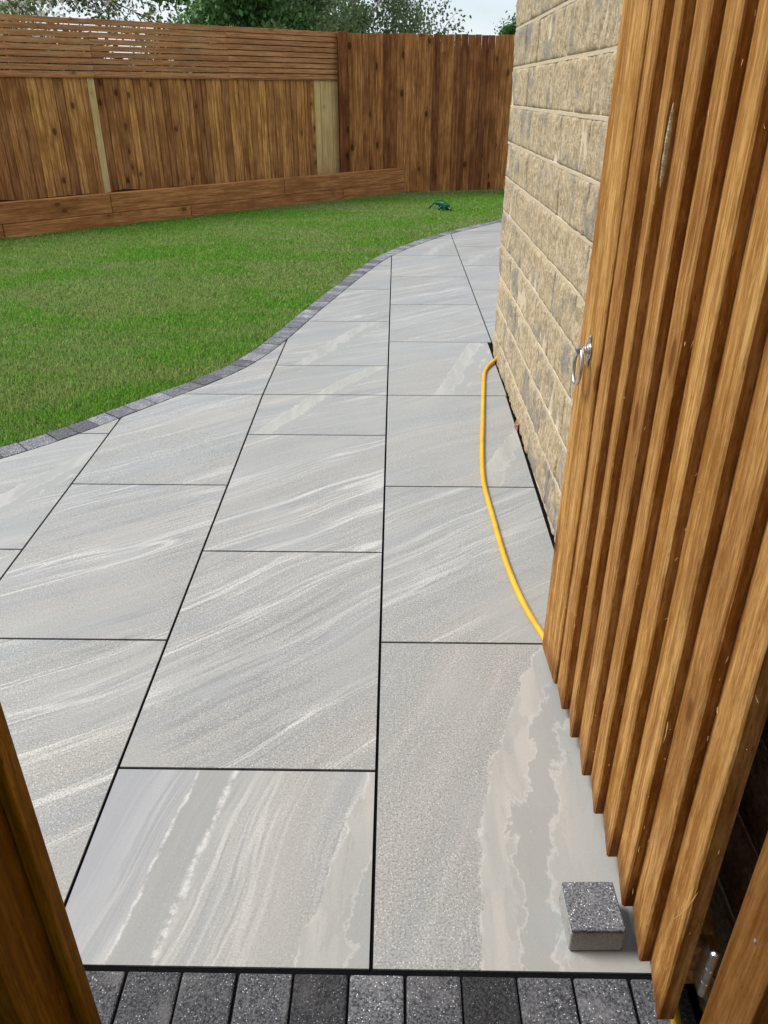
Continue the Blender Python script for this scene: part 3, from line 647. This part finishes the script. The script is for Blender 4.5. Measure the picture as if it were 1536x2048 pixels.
for i in range(n_ + 1):
    s0 = -0.2 + 7.4 * i / n_
    for j in range(9):
        a = e0 + eD * s0 - eN * 0.097; bb = a - eN * 1.1; p = a.lerp(bb, j / 8)
        z = 0.245 + 0.03 * noise.fractal(Vector((s0 * 2.2, j * 0.4, 0)), 1, 2, 4) + 0.10 * max(0, noise.noise(Vector((s0 * 1.3 + 3.3, 0.4, 1)))) * math.exp(-((j - 6) / 2.2) ** 2)
        vs.append((p.x, p.y, z))
for i in range(n_):
    for j in range(8): a = i * 9 + j; fs.append((a, a + 9, a + 10, a + 1))
b = MB(); b.add(vs, [f[::-1] for f in fs]); tag(b.build('bed_soil', M_soil, smooth=True), kind='structure')

# ------------------------------------------------------------ gate leaf, swung open into the garden
GD = Vector((-0.028, 0.9996, 0)); GN = Vector((-0.9996, -0.028, 0))       # along the leaf / outward face
G0 = Vector((0.4820, -0.104, -0.062)); GH = 1.80
gate = empty('garden_gate', (0.52, -0.115, gz(-0.1)), 'tall open garden gate of overlapping orange brown boards beside the stone wall', 'gate')
US = [0.0, 0.098, 0.202, 0.310, 0.415, 0.519, 0.636, 0.732, 0.820]       # thick edges, hinge side first
tg = [1.0, 0.95, 1.02, 1.05, 0.98, 0.93, 1.0, 0.95, 0.97]
def wobble_board(name, u0, u1, t_near, t_far, base_n, tint, parent, z1=GH, foot=0.0):
    """feather-edged board: thick edge (t_near) at u0 towards the camera, thin edge at u1; sawn edges wander a little"""
    b = MB(); nz = 90; r = (random.random() * 40, random.random() * 40, random.random() * 40); vs = []; gc = []; fs = []; tl = []
    for j in range(nz + 1):
        z = z1 * j / nz; wa = 0.0014 * noise.fractal(Vector((z * 5, r[0], 0)), 1, 2, 3); wb = 0.0012 * noise.fractal(Vector((z * 7, r[1], 0)), 1, 2, 3); bow = 0.0016 * noise.noise(Vector((z * 1.1, r[2], 0))) + (0.022 * z / 1.5 if u0 < 0.8 else 0)
        sec = [(u0 + wa, base_n), (u1, base_n), (u1, base_n + t_far), (u0 + 0.0035 + wa + wb, base_n + t_near + wb), (u0 + wa, base_n + t_near - 0.003 + wb)]
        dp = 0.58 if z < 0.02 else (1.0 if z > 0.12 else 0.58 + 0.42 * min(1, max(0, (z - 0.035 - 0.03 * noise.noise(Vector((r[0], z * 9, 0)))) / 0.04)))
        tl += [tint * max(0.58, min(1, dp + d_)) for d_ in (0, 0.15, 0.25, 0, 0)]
        for (u, n) in sec:
            p = G0 + GD * (u + bow) + GN * n + Z * z
            vs.append(p); gc.append((u + r[0], n + r[1], z + r[2]))
    for j in range(nz):
        for k in range(5): a = j * 5 + k; c2 = j * 5 + (k + 1) % 5; fs.append((a, a + 5, c2 + 5, c2))
    fs.append((0, 1, 2, 3, 4)); fs.append(tuple(nz * 5 + k for k in (4, 3, 2, 1, 0)))
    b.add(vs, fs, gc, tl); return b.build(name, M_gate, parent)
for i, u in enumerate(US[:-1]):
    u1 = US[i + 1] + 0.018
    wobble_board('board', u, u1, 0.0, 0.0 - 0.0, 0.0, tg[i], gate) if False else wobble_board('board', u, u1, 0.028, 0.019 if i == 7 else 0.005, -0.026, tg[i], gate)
o = wobble_board('edge_board', US[-1] + 0.006, 0.985, 0.024, 0.024, -0.022, 1.04, gate)
# rails and brace on the back of the leaf
def gbox(u0, u1, n0, n1, z0, z1, name, tint, parent=None, grain='y', mat=None, bevel=0.003):
    c_ = MB(); c_.box(G0 + GD * u0 + GN * n0 + Z * z0, GD * (u1 - u0), GN * (n1 - n0), Z * (z1 - z0), tint, grain=grain); return c_.build(name, mat or M_gate, parent or gate, bevel=bevel)
for z0 in (0.085, 0.86, 1.62): gbox(0.008, 0.975, -0.070, -0.0265, z0, z0 + 0.095, 'rail', 0.85, grain='x')
for za, zb in ((0.18, 0.86), (0.955, 1.62)):
    c_ = MB(); p0 = G0 + GD * 0.03 + GN * -0.069 + Z * za; p1 = G0 + GD * 0.85 + GN * -0.069 + Z * zb
    c_.prism([p0, p0 + GD * 0.1, p1 + GD * 0.1, p1], GN * 0.042, 0.85); c_.build('brace', M_gate, gate, bevel=0.002)
# ring latch: plate, boss and drop ring
hz = 0.866; hu = 0.903; pl = MB()
def gp(u, n, z): return G0 + GD * u + GN * n + Z * z
prof = [(0.0, 0.034), (0.006, 0.033), (0.0075, 0.027), (0.0055, 0.022), (0.008, 0.017), (0.017, 0.012), (0.020, 0.0), (0.017, -0.012), (0.008, -0.017), (0.0055, -0.022), (0.0075, -0.027), (0.006, -0.033), (0.0, -0.034)]
outl = prof + [(-a, z) for a, z in prof[1:-1][::-1]]
vs = [gp(hu + a, 0.0025, hz + z) for a, z in outl] + [gp(hu + a, 0.0055, hz + z) for a, z in outl]; n_ = len(outl)
pl.add(vs, [tuple(range(n_))[::-1], tuple(range(n_, 2 * n_))] + [(i, (i + 1) % n_, n_ + (i + 1) % n_, n_ + i) for i in range(n_)])
plate = pl.build('latch_plate', M_steel, gate, bevel=0.001)
bo = MB(); bo.tube([gp(hu, 0.005, hz), gp(hu, 0.009, hz), gp(hu, 0.0095, hz), gp(hu, 0.014, hz), gp(hu, 0.0145, hz), gp(hu, 0.018, hz), gp(hu, 0.019, hz), gp(hu, 0.030, hz)], [0.0145, 0.0145, 0.0125, 0.0125, 0.0105, 0.0105, 0.006, 0.0055], 24)
bo.build('boss', M_steel, plate, smooth=False, bevel=0.0006)
for zz in (0.0275, -0.0275):
    sc_ = MB(); sc_.tube([gp(hu, 0.0055, hz + zz), gp(hu, 0.0075, hz + zz), gp(hu, 0.0085, hz + zz)], [0.0042, 0.004, 0.002], 12); sc_.build('screw', M_steel, plate)
rg = MB(); pts = [gp(hu + 0.0015 * math.sin(a) + 0.0275 * math.sin(a), 0.0215 + 0.002 * (1 - math.cos(a)), hz - 0.0365 + 0.0385 * math.cos(a)) for a in np.linspace(0, 2 * math.pi, 49)]
rg.tube(pts, 0.0043, 12, cap=False); rg.build('ring', M_steel, gate, smooth=True)
kn = MB(); kn.tube([gp(hu - 0.007, 0.0265, hz + 0.001), gp(hu - 0.0065, 0.0265, hz + 0.001), gp(hu + 0.0065, 0.0265, hz + 0.001), gp(hu + 0.007, 0.0265, hz + 0.001)], [0.005, 0.0065, 0.0065, 0.005], 16); kn.build('ring_eye', M_steel, plate)
# butt hinge between rail and post
hg = MB(); hx, hy = 0.5265, -0.1215
for (za, zb) in ((0.045, 0.078), (0.079, 0.112), (0.113, 0.148)): hg.tube([(hx, hy, za), (hx, hy, za + .001), (hx, hy, zb - .001), (hx, hy, zb)], [0.0058, 0.0066, 0.0066, 0.0058], 14)
hg.tube([(hx, hy, 0.148), (hx, hy, 0.151), (hx, hy, 0.1535)], [0.0066, 0.006, 0.002], 14)
hinge = hg.build('hinge', M_steel, gate)
hl = MB(); hl.box((0.5215, -0.1195, 0.045), (0.0015, 0, 0), (0, 0.034, 0), (0, 0, 0.10)); hl.build('hinge_leaf', M_steel, hinge)
# torn fibres left by the saw
sp = MB(); rf = random.Random(9)
def fibre(u, n, z, L, w_=0.0006, curl=0.3):
    a = rf.uniform(-1.2, 1.2); p = [gp(u, n, z)]; d = Vector((0, 0, -1 if rf.random() < .7 else 1))
    for k in range(7):
        q = p[-1] + (d * math.cos(a) + GD * math.sin(a) * 0.9 + GN * 0.25) * (L / 7); a += rf.uniform(-curl, curl); p.append(q)
    sp.tube(p, [w_ * 0.4] + [w_] * 5 + [w_ * 0.6, w_ * 0.1], 5)
for i, u in enumerate(US):
    for _ in range(7 if i < 5 else 4): fibre(u + rf.uniform(-0.001, 0.002), 0.001 + rf.uniform(-0.016, 0.001), rf.uniform(0.03, 1.5), rf.choice([0.005, 0.007, 0.009, 0.012]) , rf.uniform(0.00025, 0.00055))
    for _ in range(8): fibre(u + rf.uniform(0.01, 0.09), 0.0005 - 0.012 * rf.random(), rf.uniform(0.05, 1.4), rf.choice([0.005, 0.008]), 0.0003)
for (u, z, L) in ((0.202, 0.47, 0.035), (0.0, 0.33, 0.08)): fibre(u, -0.001, z, L, 0.0006, 0.25)
sp.build('loose_fibres', M_splinter, gate)['kind'] = 'stuff'
# patch of dried foam on one board edge
fo = MB(); nn = 26; vs = []; fs = []
for j in range(nn + 1):
    f = j / nn; z = 1.215 + 0.125 * f; wv = 0.0045 * math.sin(math.pi * f) ** 0.6 * (1 + 0.25 * noise.noise(Vector((z * 60, 0, 0))))
    for k in range(7):
        a = math.pi * k / 6; vs.append(gp(0.636 + 0.018 - 0.002 - wv * 0.4 * math.sin(a) - 0.0006, -0.006 + math.cos(a) * wv * 0.9 + 0.001 * noise.noise(Vector((z * 120, a, 4))), z))
for j in range(nn):
    for k in range(6): a = j * 7 + k; fs.append((a, a + 1, a + 8, a + 7))
fo.add(vs, fs); fo.build('foam_patch', M_foam, gate, smooth=True)

# ------------------------------------------------------------ gate posts
hp = empty('hinge_post', (0.56, -0.18, gz(-0.18)), 'orange brown gate post with hinge, nail head and sawdust smear at the lower right', 'post')
c_ = MB(); c_.box((0.532, -0.231, -0.18), (0.058, 0, 0), (0, 0.100, 0), (0, 0, 2.1), 0.85); c_.build('post_timber', M_post, hp, bevel=0.003)
c_ = MB(); c_.tube([(0.5325, -0.183, 0.279), (0.5312, -0.183, 0.279), (0.5302, -0.183, 0.279)], [0.0042, 0.0042, 0.002], 14); c_.build('nail_head', M_steel, hp)
lp = empty('latch_post', (-0.53, -0.17, gz(-0.17)), 'dark shaded brown gate post with stop batten at the lower left edge', 'post')
c_ = MB(); c_.box((-0.585, -0.235, -0.18), (0.105, 0, 0), (0, 0.125, 0), (0, 0, 2.1), 0.75); c_.build('post_timber', M_latch, lp, bevel=0.003)
c_ = MB(); c_.box((-0.4795, -0.131, -0.115), (0.020, 0, 0), (0, 0.034, 0), (0, 0, 1.9), 0.85); c_.build('stop_batten', M_latch, lp, bevel=0.0025)

# ------------------------------------------------------------ loose sett, hose, brick chip, sprinkler
blk = empty('loose_stone_block', (0.417, 0.09, gz(0.09)), 'small loose dark grey topped stone block standing on the pale paving by the gate', 'paving block')
def lump(name, mat, z0, z1, parent, tint):
    nx = 14; vs = []; fs = []; gc = []
    c_ = MB(); g0 = gz(0.09)
    c_.box((0.3665, 0.040, g0 + z0), (0.099, 0.0015, 0), (-0.0015, 0.097, S * 0.097), (0, 0, z1 - z0), tint); return c_.build(name, mat, parent, bevel=0.0035, seg=3)
lump('body', M_block_side, 0.0005, 0.052, blk, 0.82); lump('granite_face', M_sett, 0.0515, 0.062, blk, 1.9)

hp_ = [(0.9, 4.3, 0.012), (0.72, 3.62, 0.012), (0.66, 3.47, 0.014), (0.592, 3.27, 0.014), (0.560, 3.20, 0.012), (0.525, 3.12, 0.009), (0.500, 3.02, 0.009), (0.4775, 2.835, 0.009), (0.452, 2.60, 0.009), (0.4261, 2.35, 0.009), (0.400, 2.1, 0.009), (0.3817, 1.843, 0.009), (0.3889, 1.583, 0.009), (0.4043, 1.273, 0.009), (0.4312, 1.065, 0.009), (0.468, 0.91, 0.009), (0.512, 0.74, 0.009), (0.530, 0.5, 0.009), (0.528, 0.2, 0.009), (0.537, 0.02, 0.009), (0.534, -0.03, 0.010), (0.5255, -0.09, 0.010), (0.512, -0.2, 0.010), (0.49, -0.35, 0.010), (0.45, -0.9, 0.010), (0.44, -1.5, 0.010)]
cc = catmull([(x, y, z) for x, y, z in hp_], 8)
c_ = MB(); c_.tube([(x, y, gz(y) + z) for x, y, z in cc], 0.0088, 16); hose = c_.build('garden_hose', M_hose, smooth=True)
tag(hose, 'yellow garden hose lying along the stone wall and disappearing behind the gate', 'hose')

ch = MB(); rr = random.Random(2); vs = []
for i in range(2):
    for k in range(7):
        a = k / 7 * 2 * math.pi; vs.append((0.577 + 0.008 * math.cos(a) * rr.uniform(.7, 1.2), 2.35 + 0.035 * math.sin(a) * rr.uniform(.8, 1.2), gz(2.35) - 0.002 + i * (0.026 + rr.uniform(-.005, .006))))
ch.add(vs, [tuple(range(7))[::-1], tuple(range(7, 14))] + [(k, (k + 1) % 7, 7 + (k + 1) % 7, 7 + k) for k in range(7)])
tag(ch.build('brick_fragment', M_chip), 'small reddish brick fragment wedged at the foot of the stone wall', 'rubble')

spk = empty('lawn_sprinkler', (0.60, 9.42, 0.0), 'small green oscillating sprinkler standing on the far part of the lawn', 'sprinkler')
A = Vector((0.52, 9.57, -0.02)); B = Vector((0.69, 9.31, -0.02)); D = (B - A).normalized(); Nn = Vector((-D.y, D.x, 0)); Ls = (B - A).length
def sb(s0, s1, n0, n1, z0, z1, name, mat, par, bev=0.003):
    q = MB(); q.box(A + D * s0 + Nn * n0 + Z * z0, D * (s1 - s0), Nn * (n1 - n0), Z * (z1 - z0)); return q.build(name, mat, par, bevel=bev)
q = MB(); pts = [A + D * (0.045 + s * (Ls - 0.12)) + Z * (0.075 + 0.010 * math.sin(math.pi * s)) for s in np.linspace(0, 1, 13)]; q.tube(pts, [0.020] + [0.025] * 11 + [0.022], 12); arm = q.build('spray_arm', M_green, spk, smooth=True)
q = MB()
for s in np.linspace(0.1, 0.9, 9): p = A + D * (0.045 + s * (Ls - 0.12)) + Z * (0.092 + 0.016 * math.sin(math.pi * s)); q = MB(); q.tube([p + Z * 0.008, p + Z * 0.018], 0.004, 8); q.build('nozzle', M_dgreen, arm)
sb(Ls - 0.12, Ls - 0.03, -0.04, 0.04, 0.025, 0.09, 'motor_housing', M_green, spk, 0.01); sb(Ls - 0.105, Ls - 0.075, -0.043, 0.043, 0.03, 0.096, 'housing_band', M_dgreen, spk, 0.004)
for s0 in (0.03, Ls - 0.08):
    q = MB()
    q.tube([A + D * s0 + Z * 0.085, A + D * (s0 - 0.02) - Nn * 0.05 + Z * 0.055, A + D * (s0 - 0.035) - Nn * 0.075 + Z * 0.012], [0.010, 0.009, 0.012], 8)
    q.tube([A + D * s0 + Z * 0.085, A + D * (s0 + 0.0) + Nn * 0.05 + Z * 0.055, A + D * (s0 + 0.02) + Nn * 0.075 + Z * 0.012], [0.010, 0.009, 0.012], 8)
    q.build('leg', M_dgreen, spk, smooth=True)
q = MB(); q.tube([A + D * (Ls - 0.04) + Z * 0.05, A + D * (Ls + 0.005) + Z * 0.045, A + D * (Ls + 0.04) + Z * 0.03], [0.012, 0.011, 0.014], 10); q.build('hose_connector', M_dgreen, spk)

# ------------------------------------------------------------ trees beyond the fences
def leaf_mesh(name, centres, size, mat, parent, tint, droop=0.0, aspect=0.6):
    P = np.array(centres); n = len(P); a = RNG.normal(0, 1, (n, 3)); a[:, 2] -= droop; a /= np.linalg.norm(a, axis=1)[:, None]
    b_ = RNG.normal(0, 1, (n, 3)); b_ -= (b_ * a).sum(1)[:, None] * a; b_ /= np.linalg.norm(b_, axis=1)[:, None]
    s = (size * RNG.uniform(0.6, 1.3, n))[:, None]
    V = np.stack([P, P + a * s * .5 + b_ * s * aspect * .5, P + a * s, P + a * s * .5 - b_ * s * aspect * .5], 1).astype(np.float32)
    me = bpy.data.meshes.new(name); me.vertices.add(4 * n); me.vertices.foreach_set('co', V.ravel()); me.loops.add(4 * n); me.loops.foreach_set('vertex_index', np.arange(4 * n, dtype=np.int32))
    me.polygons.add(n); me.polygons.foreach_set('loop_start', (np.arange(n) * 4).astype(np.int32)); me.update(calc_edges=True)
    at_ = me.attributes.new('tint', 'FLOAT', 'POINT'); at_.data.foreach_set('value', np.repeat(tint, 4).astype(np.float32))
    me.materials.append(mat); o = bpy.data.objects.new(name, me); C.objects.link(o); o.parent = parent; o.matrix_parent_inverse = world_of(parent).inverted(); return o
def grow(base, h, spread, trunk_r, nl, rnd, bark, parent, z_first=0.25, up_=0.5, curl=0.25):
    """trunk and limbs; returns twig end points"""
    b = MB(); ends = []
    tp = [Vector(base)]; d = Vector((0, 0, 1)); steps = 9
    for k in range(steps):
        d = (d + Vector((rnd.uniform(-.12, .12), rnd.uniform(-.12, .12), 0))).normalized(); tp.append(tp[-1] + d * h * 0.92 / steps)
    b.tube(tp, [trunk_r * (1 - 0.88 * k / steps) for k in range(steps + 1)], 10)
    for i in range(nl):
        f = z_first + (1 - z_first) * (i + rnd.random()) / nl; k = min(steps - 1, int(f * steps)); st = tp[k].lerp(tp[k + 1], f * steps - k)
        az = i * 2.4 + rnd.uniform(-.4, .4); L = spread * (0.55 + 0.45 * math.sin(math.pi * min(1, f * 1.0))) * rnd.uniform(0.75, 1.1)
        d = Vector((math.cos(az), math.sin(az), up_ * rnd.uniform(0.4, 1.2))).normalized(); p = [st]
        for s in range(6):
            d = (d + Vector((rnd.uniform(-curl, curl), rnd.uniform(-curl, curl), rnd.uniform(-curl, curl * .6)))).normalized(); p.append(p[-1] + d * L / 6)
            if s >= 1:
                for _ in range(3):
                    dd = (d + Vector((rnd.uniform(-1, 1), rnd.uniform(-1, 1), rnd.uniform(-.7, .7)))).normalized(); q = [p[-1], p[-1] + dd * L * .12, p[-1] + (dd + Vector((0, 0, -.15))).normalized() * L * .27]
                    b.tube(q, [trunk_r * .1, trunk_r * .06, trunk_r * .025], 5); ends.append((q[1], 1)); ends.append((q[2], 1))
        b.tube(p, [trunk_r * .38 * (1 - .85 * s / 6) for s in range(7)], 7); ends.append((p[-1], 1)); ends.append((p[3], .6))
    ends.append((tp[-1], 1)); b.build('trunk', bark, parent, smooth=True); return [e[0] for e in ends]
def tree(name, loc, h, spread, label, cat, mat, leaf, per, rad, seed, bark=None, trunk_r=0.12, nl=16, up_=0.5, droop=0.0, blossom=0.0, z_first=0.25, aspect=0.6, hang=0.0):
    t = empty(name, loc, label, cat, 'trees and shrubs beyond the fences'); rnd = random.Random(seed)
    ends = grow(loc, h, spread, trunk_r, nl, rnd, bark or M_bark, t, z_first, up_)
    pts = []; tn = []
    for e in ends:
        k = int(per * rnd.uniform(0.5, 1.5)); r_ = rad * rnd.uniform(0.6, 1.25); base_t = rnd.uniform(0, .6)
        q = RNG.normal(0, 1, (k, 3)) * np.array([r_, r_, r_ * .75]) * 0.55 + np.array(e)
        if hang > 0:
            q = np.array(e) + np.stack([RNG.normal(0, r_ * .16, k), RNG.normal(0, r_ * .16, k), -RNG.uniform(0, hang, k)], 1)
        pts.append(q); tt_ = base_t + RNG.uniform(0, .4, k)
        if blossom: tt_ = np.where(RNG.random(k) < blossom, 2.0, tt_)
        tn.append(tt_)
    leaf_mesh('crown', np.concatenate(pts), leaf, mat, t, np.concatenate(tn), droop, aspect); return t
L_dark = mat_leaf('shade_dark_leaf', (0.03, 0.06, 0.02), (0.07, 0.12, 0.04))  # hedge leaves coloured darker to stand for the shade behind the slats
L_haw = mat_leaf('hawthorn_leaf', (0.07, 0.12, 0.03), (0.20, 0.28, 0.07), (0.85, 0.80, 0.72))
L_dense = mat_leaf('ash_leaf', (0.08, 0.19, 0.06), (0.24, 0.44, 0.14))
L_shrub = mat_leaf('shrub_leaf', (0.12, 0.18, 0.055), (0.28, 0.35, 0.13))
L_birch = mat_leaf('birch_leaf', (0.10, 0.16, 0.065), (0.21, 0.30, 0.13))
L_lime = mat_leaf('bush_leaf', (0.05, 0.13, 0.03), (0.14, 0.28, 0.06))
tree('hawthorn_tree', (-6.4, 14.6, -0.3), 5.2, 2.5, 'blossoming hawthorn with small white flowers above the left slatted fence', 'tree', L_haw, 0.075, 42, 0.30, 3, trunk_r=0.13, nl=20, blossom=0.33, z_first=0.30)
tree('hawthorn_tree', (-9.2, 17.0, -0.3), 5.6, 2.6, 'second blossoming hawthorn at the far left edge of the photo', 'tree', L_haw, 0.08, 40, 0.32, 8, trunk_r=0.13, nl=18, blossom=0.25, z_first=0.3)
tree('ash_tree', (-2.75, 17.2, -0.3), 6.6, 1.75, 'dense dark green tree rising behind the middle of the slatted fence', 'tree', L_dense, 0.10, 95, 0.36, 12, trunk_r=0.17, nl=24, z_first=0.22, up_=0.3, droop=0.6)
tree('hedge_shrub', (-0.95, 16.0, -0.3), 2.75, 1.35, 'loose olive green shrub behind the fence corner', 'shrub', L_shrub, 0.07, 60, 0.26, 14, trunk_r=0.05, nl=14, z_first=0.3, up_=0.6)
tree('hedge_shrub', (-2.0, 15.6, -0.3), 2.7, 1.1, 'yellowish green shrub in front of the dense dark tree', 'shrub', L_shrub, 0.07, 60, 0.24, 19, trunk_r=0.05, nl=12, z_first=0.3, up_=0.6)
tree('birch_tree', (-0.15, 17.0, -0.3), 7.0, 2.1, 'slender birch with pale trunk and small hanging leaves above the back fence', 'tree', L_birch, 0.075, 50, 0.5, 31, bark=M_birch, trunk_r=0.08, nl=18, up_=0.8, droop=1.2, z_first=0.30, hang=0.95)
tree('green_bush', (2.95, 17.5, -0.3), 3.35, 0.62, 'small bright green bush showing between back fence and stone wall', 'shrub', L_lime, 0.06, 110, 0.2, 41, trunk_r=0.05, nl=14, z_first=0.2, up_=1.0)

def hedge(name, p0, p1, h, th, n, label, mat, size):
    t = empty(name, tuple((Vector(p0) + Vector(p1)) / 2), label, 'hedge', 'trees and shrubs beyond the fences'); d = Vector(p1) - Vector(p0); nrm = Vector((-d.y, d.x, 0)).normalized()
    st = MB()
    for k in range(int(d.length / 0.35)):
        q = Vector(p0) + d * ((k + .5) / int(d.length / 0.35)); tp = q + Vector((RNG.normal(0, .08), RNG.normal(0, .08), h * 0.8)); st.tube([q, q.lerp(tp, .5) + Vector((RNG.normal(0, .05), 0, 0)), tp], [0.03, 0.022, 0.01], 6)
    st.build('stems', M_bark, t)
    u = RNG.random(n); v = RNG.normal(0, 0.45, n) * th; z = RNG.random(n) ** 0.8
    hh = np.array([h * (1 + 0.10 * noise.noise(Vector((a * 9, b_, 2)))) for a, b_ in zip(u, v)])
    P = np.array(p0) + u[:, None] * np.array(d) + v[:, None] * np.array(nrm); P[:, 2] += z * hh
    leaf_mesh('foliage', P, size, mat, t, RNG.random(n) * 0.9)
hedge('laurel_hedge', (-2.9, 11.6, -0.1), (-0.9, 13.2, -0.1), 2.03, 0.5, 30000, 'dark hedge pressed behind the slats beside the fence corner', L_dark, 0.09)
hedge('laurel_hedge', (-3.75, 10.75, -0.1), (-2.8, 11.65, -0.1), 1.72, 0.4, 12000, 'lower dark hedge behind the brightest gaps of the slats', L_dark, 0.09)
hedge('laurel_hedge', (-8.0, 7.6, -0.1), (-3.8, 10.72, -0.1), 1.98, 0.5, 38000, 'thin dark hedge behind the slats at the left edge of the photo', L_dark, 0.09)
# unseen wall added behind the camera to keep sky light off the gate edges
nb_ = empty('added_shade_wall', (-1.45, -3.2, -0.2), 'unseen tall brick wall added behind the gate opening to block sky light', 'wall')
M_brick = simple('brown_brick', (0.16, 0.09, 0.06), 0.9, nscale=14, var=0.3, bump=0.004)
b = MB(); b.box((-1.6, -6.5, -0.33), (0.22, 0, 0), (0, 6.1, 0), (0, 0, 5.0)); b.build('shade_wall_brick', M_brick, nb_, bevel=0.004)
b = MB(); b.box((-1.66, -6.56, 4.672), (0.34, 0, 0), (0, 6.22, 0), (0, 0, 0.06)); b.build('shade_wall_coping', M_mortar, nb_, bevel=0.004)
sf = empty('added_shade_panel', (-0.98, -0.17, -0.14), 'unseen short board panel added beside the latch post to darken it', 'fence')  # unseen panel, added to cut the light on the latch post
for k in range(8):
    b = MB(); b.box((-0.592 - (k + 1) * 0.1, -0.165, -0.1), (0.098, 0, 0), (0, 0.02, 0), (0, 0, 1.85), 0.8); b.build('board', M_gate, sf)
